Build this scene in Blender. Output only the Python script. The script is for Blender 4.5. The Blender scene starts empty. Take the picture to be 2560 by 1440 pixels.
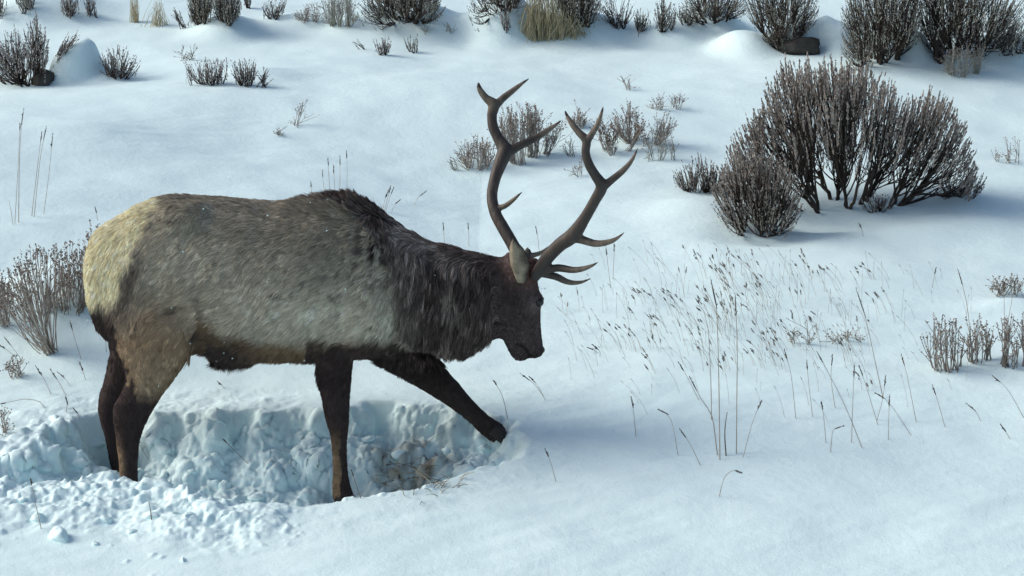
import bpy, math, random
import numpy as np
from mathutils import kdtree, Vector

SC = bpy.context.scene
COL = SC.collection
rng = np.random.default_rng(7)
R = math.radians

# ------------------------------------------------------------------ camera
PITCH = R(12.0)
FPX = 4860.0                                   # focal length in photo pixels
CAM = np.array([0.0, -9.0 * math.cos(PITCH), 1.03 + 9.0 * math.sin(PITCH)])
FWD = np.array([0.0, math.cos(PITCH), -math.sin(PITCH)])
UPV = np.array([0.0, math.sin(PITCH), math.cos(PITCH)])
RGT = np.array([1.0, 0.0, 0.0])
cam_data = bpy.data.cameras.new('camera')
cam_data.sensor_width = 36.0
cam_data.lens = 36.0 * FPX / 2560.0
cam_data.clip_start = 0.1
cam_data.clip_end = 2000.0
cam = bpy.data.objects.new('camera', cam_data)
COL.objects.link(cam)
cam.location = CAM
cam.rotation_euler = (math.pi / 2 - PITCH, 0, 0)
SC.camera = cam

# ------------------------------------------------------------------ light
SUN_ELEV = R(34.0)
SUN_AZ = R(5.0)          # how far behind the left-hand direction the sun stands
world = bpy.data.worlds.new('World')
SC.world = world
world.use_nodes = True
wn = world.node_tree
for n in list(wn.nodes):
    wn.nodes.remove(n)
sky = wn.nodes.new('ShaderNodeTexSky')
sky.sky_type = 'NISHITA'
sky.sun_disc = False
sky.sun_elevation = SUN_ELEV
sky.sun_rotation = R(-90.0) + SUN_AZ
sky.air_density = 1.0
sky.dust_density = 3.0
sky.ozone_density = 1.0
bg = wn.nodes.new('ShaderNodeBackground')
bg.inputs['Strength'].default_value = 0.125
wo = wn.nodes.new('ShaderNodeOutputWorld')
wn.links.new(sky.outputs[0], bg.inputs[0])
wn.links.new(bg.outputs[0], wo.inputs[0])

sun_data = bpy.data.lights.new('sun', 'SUN')
sun_data.energy = 2.15
sun_data.angle = R(32.0)
sun_data.color = (1.0, 0.97, 0.92)
sun = bpy.data.objects.new('sun', sun_data)
COL.objects.link(sun)
to_sun = Vector((-math.cos(SUN_ELEV) * math.cos(SUN_AZ), math.cos(SUN_ELEV) * math.sin(SUN_AZ), math.sin(SUN_ELEV)))
sun.rotation_euler = to_sun.to_track_quat('Z', 'Y').to_euler()
sun.location = (-12, 2, 9)

SC.view_settings.view_transform = 'Standard'
SC.view_settings.look = 'None'
SC.view_settings.gamma = 1.0
SC.view_settings.use_curve_mapping = False
SC.view_settings.exposure = 0.12
SC.render.engine = 'CYCLES'
SC.cycles.max_bounces = 10
SC.cycles.diffuse_bounces = 8
SC.cycles.use_denoising = True
try:
    SC.cycles_curves.shape = 'RIBBONS'
except Exception:
    pass

# ------------------------------------------------------------------ helpers
def ray(px, row):
    px = np.asarray(px, float); row = np.asarray(row, float)
    return FWD + ((px - 1280.0) / FPX)[..., None] * RGT + ((720.0 - row) / FPX)[..., None] * UPV

def P(px, row, y):
    """Point of the vertical plane at distance y that stands behind a photo pixel."""
    d = ray(px, row)
    t = (np.asarray(y, float) - CAM[1]) / d[..., 1]
    return CAM + t[..., None] * d

def project(p):
    q = np.asarray(p) - CAM
    z = q @ FWD
    return 1280.0 + FPX * (q @ RGT) / z, 720.0 - FPX * (q @ UPV) / z

def sstep(a, b, x):
    t = np.clip((x - a) / (b - a), 0.0, 1.0)
    return t * t * (3 - 2 * t)

_perm = np.random.default_rng(11).integers(0, 1 << 30, 4096)
def _hash(i, j, k):
    h = (i * 73856093) ^ (j * 19349663) ^ (k * 83492791)
    return _perm[np.abs(h) % 4096] / float(1 << 30) * 2 - 1

def noise2(x, y, seed=0):
    xi = np.floor(x).astype(np.int64); yi = np.floor(y).astype(np.int64)
    xf = x - xi; yf = y - yi
    u = xf * xf * xf * (xf * (xf * 6 - 15) + 10); v = yf * yf * yf * (yf * (yf * 6 - 15) + 10)
    def grad(di, dj):
        a = _hash(xi + di, yi + dj, seed) * math.pi
        return np.cos(a) * (xf - di) + np.sin(a) * (yf - dj)
    a = grad(0, 0) * (1 - u) + grad(1, 0) * u
    b = grad(0, 1) * (1 - u) + grad(1, 1) * u
    return (a * (1 - v) + b * v) * 1.4

def fbm2(x, y, octaves=3, seed=0, gain=0.5):
    s = 0; a = 1.0
    for o in range(octaves):
        s = s + a * noise2(x * 2 ** o + 13.7 * o, y * 2 ** o - 7.1 * o, seed + o)
        a *= gain
    return s

def noise3(p, scale, seed=0):
    """cheap 3-D value noise"""
    q = np.asarray(p) * scale
    i = np.floor(q).astype(np.int64); f = q - i
    f = f * f * (3 - 2 * f)
    out = 0
    for a in (0, 1):
        for b in (0, 1):
            for c in (0, 1):
                w = (f[:, 0] if a else 1 - f[:, 0]) * (f[:, 1] if b else 1 - f[:, 1]) * (f[:, 2] if c else 1 - f[:, 2])
                out = out + w * _hash(i[:, 0] + a + seed * 31, i[:, 1] + b, i[:, 2] + c)
    return out

def norm(v):
    return v / np.maximum(np.linalg.norm(v, axis=-1, keepdims=True), 1e-9)

class MB:
    """Collects vertices and faces and links them as one mesh."""
    def __init__(self):
        self.v = []; self.f = []; self.c = []; self.n = 0
    def add(self, v, f, c=None):
        v = np.asarray(v, float).reshape(-1, 3)
        f = np.asarray(f, np.int64)
        self.v.append(v); self.f.append(f + self.n); self.n += len(v)
        if c is None:
            c = np.full(len(v), 0.5)
        self.c.append(np.broadcast_to(np.asarray(c, float), (len(v),)))
    def mesh(self, name, smooth=True):
        V = np.concatenate(self.v)
        me = bpy.data.meshes.new(name)
        me.vertices.add(len(V)); me.vertices.foreach_set('co', V.astype(np.float32).ravel())
        loops = []; starts = []; s = 0
        for f in self.f:
            k = f.shape[1]
            loops.append(f.ravel()); starts.append(s + np.arange(len(f)) * k); s += f.size
        loops = np.concatenate(loops); starts = np.concatenate(starts)
        me.loops.add(len(loops)); me.loops.foreach_set('vertex_index', loops.astype(np.int32))
        me.polygons.add(len(starts)); me.polygons.foreach_set('loop_start', starts.astype(np.int32))
        me.polygons.foreach_set('use_smooth', np.full(len(starts), smooth, bool))
        at = me.attributes.new('tone', 'FLOAT', 'POINT')
        at.data.foreach_set('value', np.concatenate(self.c).astype(np.float32))
        me.update(calc_edges=True)
        me.validate()
        return me
    def build(self, name, mat, parent=None, smooth=True):
        o = bpy.data.objects.new(name, self.mesh(name, smooth))
        o.data.materials.append(mat)
        COL.objects.link(o)
        if parent is not None:
            o.parent = parent
            o.matrix_parent_inverse.identity()
            off = np.array(parent['_loc']) if '_loc' in parent else None
            if off is not None:
                co = np.concatenate(self.v) - off
                o.data.vertices.foreach_set('co', co.astype(np.float32).ravel())
                o.data.update()
        return o

def tag(o, label=None, cat=None, group=None, kind=None):
    if label: o['label'] = label
    if cat: o['category'] = cat
    if group: o['group'] = group
    if kind: o['kind'] = kind
    return o

def empty(name, loc):
    o = bpy.data.objects.new(name, None)
    o.location = loc
    o.empty_display_size = 0.1
    COL.objects.link(o)
    o['_loc'] = [float(a) for a in loc]
    return o

def tubes(mb, pts, rad, k=4, tone=None, cap=False):
    """pts (m,n,3), rad (m,n): m tubes of n rings."""
    pts = np.asarray(pts, float); rad = np.asarray(rad, float)
    if pts.ndim == 2:
        pts = pts[None]; rad = rad.reshape(1, -1)
    m, n, _ = pts.shape
    t = norm(np.gradient(pts, axis=1))
    ref = np.where(np.abs(t[..., 2:3]) > 0.9, np.array([1.0, 0, 0]), np.array([0, 0, 1.0]))
    # one reference per tube keeps the rings from twisting
    mean_t = norm(t.mean(axis=1, keepdims=True))
    ref = np.where(np.abs(mean_t[..., 2:3]) > 0.8, np.array([1.0, 0.05, 0]), np.array([0.05, 0, 1.0]))
    ref = np.broadcast_to(ref, t.shape)
    u = norm(np.cross(t, ref)); w = np.cross(t, u)
    a = np.arange(k) / k * 2 * math.pi
    V = pts[:, :, None, :] + rad[:, :, None, None] * (np.cos(a)[:, None] * u[:, :, None, :] + np.sin(a)[:, None] * w[:, :, None, :])
    V = V.reshape(-1, 3)
    base = (np.arange(m) * n * k)[:, None, None] + (np.arange(n - 1) * k)[None, :, None]
    j = np.arange(k); jn = (j + 1) % k
    F = np.stack([base + j, base + jn, base + k + jn, base + k + j], -1).reshape(-1, 4)
    c = None
    if tone is not None:
        c = np.broadcast_to(np.asarray(tone, float).reshape(m, -1, 1), (m, n, k)).reshape(-1)
    mb.add(V, F, c)
    if cap:
        for q, rev in ((0, True), (n - 1, False)):
            idx = (np.arange(m) * n * k)[:, None] + q * k + j[None, :]
            if rev: idx = idx[:, ::-1]
            if k in (3, 4, 5, 6, 8, 10, 12, 16):
                mb.f.append(idx + (mb.n - len(V)))

def bezier(a, b, c, n):
    """quadratic, a,b,c (m,3)"""
    t = np.linspace(0, 1, n)[None, :, None]
    return (1 - t) ** 2 * a[:, None] + 2 * t * (1 - t) * b[:, None] + t * t * c[:, None]

def loft(mb, rings, tone=None):
    """rings: (n,k,3) closed tube, capped with fans."""
    rings = np.asarray(rings, float)
    n, k, _ = rings.shape
    V = rings.reshape(-1, 3)
    j = np.arange(k); jn = (j + 1) % k
    b = (np.arange(n - 1) * k)[:, None]
    F = np.stack([b + j, b + jn, b + k + jn, b + k + j], -1).reshape(-1, 4)
    mb.add(V, F)
    c0 = rings[0].mean(0); c1 = rings[-1].mean(0)
    mb.add(np.vstack([rings[0], c0]), np.stack([jn, j, np.full(k, k)], -1))
    mb.add(np.vstack([rings[-1], c1]), np.stack([j, jn, np.full(k, k)], -1))

def nodes_of(name):
    m = bpy.data.materials.new(name); m.use_nodes = True
    nt = m.node_tree
    for n in list(nt.nodes): nt.nodes.remove(n)
    out = nt.nodes.new('ShaderNodeOutputMaterial')
    b = nt.nodes.new('ShaderNodeBsdfPrincipled')
    nt.links.new(b.outputs[0], out.inputs[0])
    return m, nt, b

def mat_tone(name, dark, light, rough=0.85, nscale=60.0, namp=0.35, spec=0.2):
    """colour runs from dark to light with the mesh's own 'tone' plus grain"""
    m, nt, b = nodes_of(name)
    at = nt.nodes.new('ShaderNodeAttribute'); at.attribute_name = 'tone'
    tc = nt.nodes.new('ShaderNodeTexCoord')
    no = nt.nodes.new('ShaderNodeTexNoise'); no.inputs['Scale'].default_value = nscale; no.inputs['Detail'].default_value = 3
    nt.links.new(tc.outputs['Object'], no.inputs['Vector'])
    ma = nt.nodes.new('ShaderNodeMath'); ma.operation = 'MULTIPLY_ADD'
    ma.inputs[1].default_value = namp; 
    sub = nt.nodes.new('ShaderNodeMath'); sub.operation = 'SUBTRACT'; sub.inputs[1].default_value = 0.5
    nt.links.new(no.outputs[0], sub.inputs[0]); nt.links.new(sub.outputs[0], ma.inputs[0]); nt.links.new(at.outputs['Fac'], ma.inputs[2])
    mx = nt.nodes.new('ShaderNodeMix'); mx.data_type = 'RGBA'; mx.clamp_factor = True
    mx.inputs[6].default_value = (*dark, 1); mx.inputs[7].default_value = (*light, 1)
    nt.links.new(ma.outputs[0], mx.inputs[0]); nt.links.new(mx.outputs[2], b.inputs['Base Color'])
    b.inputs['Roughness'].default_value = rough
    b.inputs['Specular IOR Level'].default_value = spec
    return m
# ------------------------------------------------------------------ snow field
def base_plane(x, y):
    f = np.where(y < 26, 0.14 * y, 0.14 * 26 + 6.0 * (1 - np.exp(-np.maximum(y - 26, 0) * 0.14 / 6.0)))
    f = np.where(y < -6.5, 0.14 * -6.5 + 0.02 * (y + 6.5), f)
    return 0.35 + f

def G0(px, row):
    """Where a photo pixel meets the undisturbed slope."""
    d = ray(px, row)
    den = 0.14 * d[..., 1] - d[..., 2]
    t = (CAM[2] - 0.35 - 0.14 * CAM[1]) / den
    return CAM + t[..., None] * d

TROUGH_PX = [(-120, 1138), (60, 1118), (130, 1062), (235, 1040), (400, 1022), (560, 1022), (760, 1022), (900, 1012), (985, 1000), (1120, 1012),
             (1290, 1050), (1325, 1100), (1308, 1150), (1130, 1195), (1060, 1232), (905, 1258), (800, 1276), (650, 1284), (560, 1268),
             (470, 1252), (380, 1226), (300, 1216), (100, 1222), (-120, 1222)]
TROUGH = G0(np.array([p[0] for p in TROUGH_PX]), np.array([p[1] for p in TROUGH_PX]))[:, :2]

def trough_dist(x, y):
    """signed distance to the trough's rim, positive inside"""
    d = np.full(x.shape, 1e9); inside = np.zeros(x.shape, bool)
    n = len(TROUGH)
    for i in range(n):
        ax, ay = TROUGH[i]; bx, by = TROUGH[(i + 1) % n]
        ex, ey = bx - ax, by - ay
        t = np.clip(((x - ax) * ex + (y - ay) * ey) / (ex * ex + ey * ey), 0, 1)
        d = np.minimum(d, np.hypot(x - ax - t * ex, y - ay - t * ey))
        if abs(by - ay) > 1e-9:
            c = ((ay > y) != (by > y)) & (x < (bx - ax) * (y - ay) / (by - ay) + ax)
            inside ^= c
    return np.where(inside, d, -d)

# drifts, caps and hollows: photo foot point, height m, radius x, radius y, sharpness
MOUNDS = []
def mound(px, row, h, rx, ry, p=1.3):
    g = G0(np.array([px]), np.array([row]))[0]
    MOUNDS.append((g[0], g[1], h, rx, ry, p))
mound(190, 214, 0.25, 0.20, 0.26, 3.2)
mound(250, 215, 0.09, 0.22, 0.25, 1.2)
mound(560, 84, 0.13, 0.26, 0.4)
mound(100, 40, 0.22, 0.5, 0.5)
mound(1250, 84, 0.30, 0.28, 0.45, 1.6)
mound(1120, 72, 0.20, 0.28, 0.4, 1.5)
mound(960, 74, 0.12, 0.45, 0.4)
mound(1480, 80, 0.14, 0.5, 0.4)
mound(1860, 122, 0.17, 0.25, 0.4, 1.4)
mound(2092, 122, 0.22, 0.16, 0.35, 1.5)
mound(2282, 166, 0.21, 0.14, 0.22, 1.7)
mound(2215, 168, 0.10, 0.14, 0.2, 1.6)
mound(1998, 121, 0.23, 0.24, 0.20, 1.8)
mound(1385, 84, 0.10, 0.5, 0.3)
mound(735, 62, 0.07, 0.3, 0.3)
mound(1790, 70, 0.20, 0.22, 0.35, 1.4)
mound(1690, 88, 0.14, 0.28, 0.35)
mound(2500, 150, 0.16, 0.5, 0.4)
mound(2310, 560, 0.05, 0.6, 0.25)
mound(170, 800, 0.10, 0.28, 0.22, 1.6)
mound(640, 235, 0.06, 0.35, 0.25)
mound(250, 440, 0.05, 0.6, 0.5)
mound(1740, 540, 0.06, 0.3, 0.3)
mound(2545, 770, 0.05, 0.25, 0.12)
mound(560, 262, 0.16, 2.2, 1.2, 1.0)
mound(2150, 200, 0.07, 1.2, 0.8, 1.0)
mound(1500, 300, 0.05, 1.0, 0.7, 1.0)
# wind scoop at the foot of the big shrub
mound(2080, 548, -0.07, 0.55, 0.22)
mound(1900, 598, -0.05, 0.3, 0.16)
mound(1160, 62, -0.06, 0.2, 0.4)

def height(x, y):
    z = base_plane(x, y)
    far = sstep(-2.5, 2.0, y)
    z = z + 0.055 * fbm2(x * 0.45 + 3.1, y * 0.42, 2, 3) * (0.35 + 0.65 * far)
    z = z - 0.115 * np.clip(x + 0.2, -4.5, 0) * sstep(0.45, 2.2, y) * (1 - sstep(3.4, 6.4, y))
    z = z + 0.010 * fbm2(x * 2.1 + y * 0.8, y * 2.6 - x * 0.4, 2, 9) + 0.0035 * noise2(x * 2.2 + y * 4.5 + 0.4 * noise2(x, y, 3), y * 11.0 - x * 6.0, 12) * sstep(-0.2, 0.6, noise2(x * 0.7, y * 0.7, 13) + 0.3)
    for (mx, my, h, rx, ry, p) in MOUNDS:
        q = ((x - mx) / rx) ** 2 + ((y - my) / ry) ** 2
        m = q < 9
        if m.any():
            z = z + np.where(m, h * np.exp(-np.minimum(q, 9.0) ** p), 0)
    near = (x > -4.2) & (x < 1.2) & (y > -1.9) & (y < 1.1)
    if near.any():
        xs = x[near]; ys = y[near]
        d = trough_dist(xs, ys)
        rag = 0.065 * fbm2(xs * 4.5, ys * 4.5, 2, 21)
        left = sstep(-0.85, -1.25, xs)
        back = sstep(-0.35, -0.05, ys)
        rag = rag * (0.35 + 0.9 * back + 0.4 * left)
        dd = d + rag
        depth = 0.285 * (0.42 * sstep(-0.01, 0.13, dd) + 0.58 * sstep(0.05, 0.46, dd))
        depth = depth * (1 - 0.45 * sstep(0.02, 0.22, xs - 0.1 * ys) ) 
        inside = sstep(0.0, 0.08, dd)
        # gentle unevenness under the broken chunks
        wx = xs + 0.06 * noise2(xs * 5, ys * 5, 61); wy = ys + 0.06 * noise2(xs * 5, ys * 5, 62)
        chunk = 0.05 * fbm2(wx * 4.2, wy * 5.0, 3, 41, 0.5)
        flat = 1 - 0.6 * np.exp(-((xs + 0.35) / 0.28) ** 2 - ((ys + 0.18) / 0.12) ** 2)
        zz = -depth + inside * chunk * flat
        # slope of the ground cancelled under the trough so its floor is level
        zz = zz - inside * 0.10 * np.clip(ys + 0.2, 0.0, 1.0) * sstep(0.15, 0.4, dd)
        # thrown-out snow: a rim of clods outside, heaped towards the left front
        out = sstep(-0.42, -0.02, d) * (1 - inside)
        fr = sstep(-0.35, -0.6, ys)
        heap = out * (fr * left * 0.03 + 0.008)
        spread = sstep(-0.55, -0.03, d) * (1 - inside) * (fr * left + 0.25 * back * left + 0.06)
        zz = zz + heap + spread * 0.035 * fbm2(wx * 4.5, wy * 5.5, 3, 51, 0.5)
        z = z.copy()
        z[near] = z[near] + zz
    return z

def height_at(x, y):
    """surface height read off the finished ground grid"""
    x = np.atleast_1d(np.asarray(x, float)); y = np.atleast_1d(np.asarray(y, float))
    i = np.clip(np.searchsorted(gx, x) - 1, 0, len(gx) - 2); j = np.clip(np.searchsorted(gy, y) - 1, 0, len(gy) - 2)
    u = np.clip((x - gx[i]) / (gx[i + 1] - gx[i]), 0, 1); v = np.clip((y - gy[j]) / (gy[j + 1] - gy[j]), 0, 1)
    return (ZG[j, i] * (1 - u) + ZG[j, i + 1] * u) * (1 - v) + (ZG[j + 1, i] * (1 - u) + ZG[j + 1, i + 1] * u) * v

def G(px, row):
    """Where a photo pixel meets the real snow surface."""
    px = np.atleast_1d(np.asarray(px, float)); row = np.atleast_1d(np.asarray(row, float))
    d = ray(px, row)
    t = np.arange(7.0, 45.0, 0.03)
    p = CAM[None, None] + t[None, :, None] * d[:, None]
    hit = p[..., 2] <= height_at(p[..., 0].ravel(), p[..., 1].ravel()).reshape(p.shape[:2])
    k = np.where(hit.any(1), hit.argmax(1), len(t) - 1)
    hi = t[k]; lo = hi - 0.03
    for _ in range(7):
        mid = (lo + hi) / 2
        q = CAM + mid[:, None] * d
        h = q[:, 2] <= height_at(q[:, 0], q[:, 1])
        hi = np.where(h, mid, hi); lo = np.where(h, lo, mid)
    return CAM + hi[:, None] * d

def axis(segments):
    out = [segments[0][0]]
    for a, b, s in segments:
        n = max(1, int(round((b - a) / s)))
        out.extend(list(a + (b - a) * (np.arange(n) + 1) / n))
    return np.array(out)

def grow(a, b, s, f):
    out = []; x = a; sgn = 1 if b > a else -1
    while (b - x) * sgn > 0:
        x += sgn * s; s *= f; out.append(x)
    return out

gx = np.array(sorted(grow(-6.5, -160, 0.12, 1.16)) + list(axis([(-6.5, -2.75, 0.045), (-2.75, 0.75, 0.0075), (0.75, 6.5, 0.035)])) + grow(6.5, 160, 0.12, 1.16))
gy = np.array(sorted(grow(-1.95, -60, 0.05, 1.14)) + list(axis([(-1.95, -1.45, 0.03), (-1.45, 0.55, 0.0075), (0.55, 5.0, 0.035), (5.0, 13.0, 0.055)])) + grow(13.0, 320, 0.08, 1.12))
XX, YY = np.meshgrid(gx, gy)
ZG = height(XX.ravel(), YY.ravel()).reshape(XX.shape)

# broken snow: many half-sunk rounded blocks raise the surface
rb = np.random.default_rng(31)
def rubble(n, px0, px1, row0, row1, rmin, rmax, keep, sink=0.45):
    g = G(rb.uniform(px0, px1, n), rb.uniform(row0, row1, n))
    for (x, y, z) in g:
        dd = trough_dist(np.array([x]), np.array([y]))[0]
        if rb.random() > keep(x, y, dd): continue
        r = rmin * (rmax / rmin) ** (rb.random() ** 1.7)
        i0, i1 = np.searchsorted(gx, [x - 1.5 * r, x + 1.5 * r]); j0, j1 = np.searchsorted(gy, [y - 1.5 * r, y + 1.5 * r])
        if i1 - i0 < 2 or j1 - j0 < 2: continue
        xx = XX[j0:j1, i0:i1] - x; yy = YY[j0:j1, i0:i1] - y
        # an angular lump: the lowest of a tilted top and several raked sides
        tx, ty = rb.normal(0, .38, 2)
        top = rb.uniform(.45, .8) + (tx * xx + ty * yy) / r
        a0 = rb.uniform(0, 6.28); k = rb.integers(4, 7)
        for q_ in range(k):
            a = a0 + q_ * 6.283 / k + rb.normal(0, .25)
            top = np.minimum(top, (rb.uniform(.7, 1.15) - (xx * math.cos(a) + yy * math.sin(a)) / r) * rb.uniform(.7, 2.2))
        q = np.where(top > 0, 0.0, 2.0)
        top = z + r * (top * .85 - sink * .4) + r * .10 * noise2((xx + x) * 30, (yy + y) * 30, 92)
        blk = ZG[j0:j1, i0:i1]
        ZG[j0:j1, i0:i1] = np.where(q < 1, np.maximum(blk, top), blk)
rubble(210, -60, 720, 1212, 1340, .012, .042, lambda x, y, d: 1.0 if d < 0 else 0.0, .95)
rubble(800, -60, 780, 1220, 1440, .005, .018, lambda x, y, d: (math.exp(min(d, 0) / 0.25) if d < 0.02 else 0.0), .4)
rubble(150, -60, 1290, 1060, 1260, .016, .055, lambda x, y, d: 1.0 if d > 0.08 and x < -.05 else 0.0, .8)
rubble(520, -60, 1300, 1040, 1270, .008, .030, lambda x, y, d: 1.0 if d > 0.04 and x < 0 else 0.0, .5)
rubble(200, -60, 1250, 985, 1050, .008, .030, lambda x, y, d: math.exp(-abs(d) / 0.03) if d < 0 else 0.0)
rubble(260, 850, 1340, 1130, 1280, .006, .024, lambda x, y, d: math.exp(-abs(d) / 0.03))
rubble(130, -60, 300, 1040, 1210,   .016, .055, lambda x, y, d: 1.0 if d > -.10 else 0.05)
# each leg has trodden its own hole
for (px, row, yy_) in ((330, 1258, -.15), (300, 1258, .12), (860, 1258, -.155)):
    c = P(np.array(px), np.array(row), yy_)
    hole = np.exp(-(((XX - c[0]) / .15) ** 2 + ((YY - c[1]) / .11) ** 2) ** 2)
    ZG = ZG * (1 - hole) + np.minimum(ZG, 0.015) * hole
# the shoulders of the heap slump a little
ja, jb = np.searchsorted(gy, [-1.5, 0.5]); ia, ib = np.searchsorted(gx, [-2.7, 0.7])
for _ in range(1):
    s_ = ZG[ja:jb, ia:ib]
    ZG[ja:jb, ia:ib] = 0.6 * s_ + 0.10 * (ZG[ja - 1:jb - 1, ia:ib] + ZG[ja + 1:jb + 1, ia:ib] + ZG[ja:jb, ia - 1:ib - 1] + ZG[ja:jb, ia + 1:ib + 1])
ZZ = ZG.ravel()
nx_, ny_ = len(gx), len(gy)
mb = MB()
ii = (np.arange(ny_ - 1)[:, None] * nx_ + np.arange(nx_ - 1)[None, :]).ravel()
soil_c = G(np.array([1030]), np.array([1200]))[0]
qx = (XX.ravel() - soil_c[0]) / 0.20; qy = (YY.ravel() - soil_c[1] - 0.02) / 0.15
soil = np.exp(-(qx * qx + qy * qy)) * (0.65 + 0.9 * fbm2(XX.ravel() * 9, YY.ravel() * 9, 3, 77)) * (trough_dist(XX.ravel(), YY.ravel()) > 0.0)
GV = np.stack([XX.ravel(), YY.ravel(), ZZ], -1)
# crumbled faces: push the broken snow in and out along its own normal so steep walls stay rough all the way down
brk = (XX > -2.75) & (XX < 0.62) & (YY > -1.62) & (YY < 0.55)
bx_, by_ = XX[brk], YY[brk]
dzx = np.gradient(ZG, gx, axis=1)[brk]; dzy = np.gradient(ZG, gy, axis=0)[brk]
nn_ = norm(np.stack([-dzx, -dzy, np.ones_like(dzx)], -1))
td = trough_dist(bx_, by_)
lf = sstep(-0.85, -1.25, bx_); frn = sstep(-0.35, -0.6, by_)
amt = np.maximum(sstep(-0.03, 0.05, td) * (1 - 0.55 * sstep(-0.25, 0.1, bx_)), sstep(-0.50, -0.02, td) * (0.75 * frn * lf + 0.16 * lf * (1 - frn) + 0.08))
pv = GV[brk.ravel()]
wv = pv + 0.03 * np.stack([noise3(pv, 9.0, 71), noise3(pv, 9.0, 72), noise3(pv, 9.0, 73)], -1)
dn = 0
for fq, am, sd in ((7.0, .022, 74), (14.0, .020, 75), (28.0, .016, 76), (52.0, .011, 77), (95.0, .006, 78)):
    n_ = noise3(wv, fq, sd)
    dn = dn + am * (0.6 * n_ + 0.9 * (np.abs(n_) - 0.22))
pv = pv + nn_ * (amt * dn)[:, None]
GV[brk.ravel()] = pv
mb.add(GV, np.stack([ii, ii + 1, ii + nx_ + 1, ii + nx_], -1), np.clip(soil, 0, 1))

m_snow, nt, b = nodes_of('snow')
tc = nt.nodes.new('ShaderNodeTexCoord')
b.inputs['Roughness'].default_value = 0.65
b.inputs['Specular IOR Level'].default_value = 0.25
n1 = nt.nodes.new('ShaderNodeTexNoise'); n1.inputs['Scale'].default_value = 130; n1.inputs['Detail'].default_value = 4; n1.inputs['Roughness'].default_value = 0.65
n2 = nt.nodes.new('ShaderNodeTexNoise'); n2.inputs['Scale'].default_value = 20; n2.inputs['Detail'].default_value = 6; n2.inputs['Roughness'].default_value = 0.6
n3 = nt.nodes.new('ShaderNodeTexNoise'); n3.inputs['Scale'].default_value = 1.3; n3.inputs['Detail'].default_value = 3
for n in (n1, n2, n3):
    nt.links.new(tc.outputs['Object'], n.inputs['Vector'])
bp = nt.nodes.new('ShaderNodeBump'); bp.inputs['Strength'].default_value = 0.30; bp.inputs['Distance'].default_value = 0.006
bp2 = nt.nodes.new('ShaderNodeBump'); bp2.inputs['Strength'].default_value = 0.25; bp2.inputs['Distance'].default_value = 0.02
nt.links.new(n2.outputs[0], bp2.inputs['Height']); nt.links.new(n1.outputs[0], bp.inputs['Height'])
nt.links.new(bp2.outputs[0], bp.inputs['Normal']); nt.links.new(bp.outputs[0], b.inputs['Normal'])
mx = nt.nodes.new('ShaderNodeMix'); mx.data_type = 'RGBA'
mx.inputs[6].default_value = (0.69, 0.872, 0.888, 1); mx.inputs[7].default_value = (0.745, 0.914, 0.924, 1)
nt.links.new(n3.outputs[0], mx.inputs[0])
at = nt.nodes.new('ShaderNodeAttribute'); at.attribute_name = 'tone'
mx2 = nt.nodes.new('ShaderNodeMix'); mx2.data_type = 'RGBA'
mx2.inputs[7].default_value = (0.20, 0.17, 0.12, 1)
nt.links.new(mx.outputs[2], mx2.inputs[6]); nt.links.new(at.outputs['Fac'], mx2.inputs[0])
nt.links.new(mx2.outputs[2], b.inputs['Base Color'])
ground = mb.build('snow_ground', m_snow)
tag(ground, 'trampled and drifted snow field sloping up behind the elk', kind='structure')
# ------------------------------------------------------------------ elk
ELK = empty('elk', (float(P(560, 720, 0.0)[0]), -0.02, 0.02))
tag(ELK, 'bull elk with branched antlers and dark shaggy neck pawing in a snow trough', 'elk')

K = 24
ANG = np.arange(K) / K * 2 * math.pi
def ell_ring(c, u, v, ru, rv, p=2.0):
    cu = np.sign(np.cos(ANG)) * np.abs(np.cos(ANG)) ** (2 / p); sv = np.sign(np.sin(ANG)) * np.abs(np.sin(ANG)) ** (2 / p)
    return c + ru * cu[:, None] * u + rv * sv[:, None] * v

bm = MB()
Z = np.array([0, 0, 1.0]); Yv = np.array([0, 1.0, 0]); Xv = np.array([1.0, 0, 0])
# trunk and neck, slices standing across the body: px, top row, bottom row, half width, sideways shift
TRUNK = [(219, 640, 705, .05, 0), (227, 606, 765, .11, 0), (242, 580, 820, .155, 0), (268, 558, 850, .185, 0), (305, 534, 862, .21, 0),
         (352, 508, 872, .235, 0), (400, 489, 878, .25, 0), (440, 482, 880, .26, 0), (500, 489, 880, .27, 0), (560, 490, 886, .285, 0),
         (620, 497, 892, .30, 0), (690, 502, 896, .31, 0), (760, 500, 898, .31, 0), (820, 492, 899, .295, 0), (880, 495, 896, .275, 0),
         (930, 514, 890, .25, 0), (975, 545, 884, .225, 0), (1020, 575, 872, .20, 0.005), (1070, 601, 872, .18, .01), (1120, 612, 880, .165, .015),
         (1170, 628, 878, .15, .02), (1215, 636, 850, .13, .03), (1250, 640, 826, .115, .04), (1285, 640, 800, .09, .05)]
rings = []
for (px, tp, bt, hw, sy) in TRUNK:
    a = P(px, tp + 4, sy); c = P(px, bt - 3, sy)
    mid = (a + c) / 2
    rings.append(ell_ring(mid, Z, Yv, (a[2] - c[2]) / 2, hw, 2.25))
loft(bm, rings)
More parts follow.
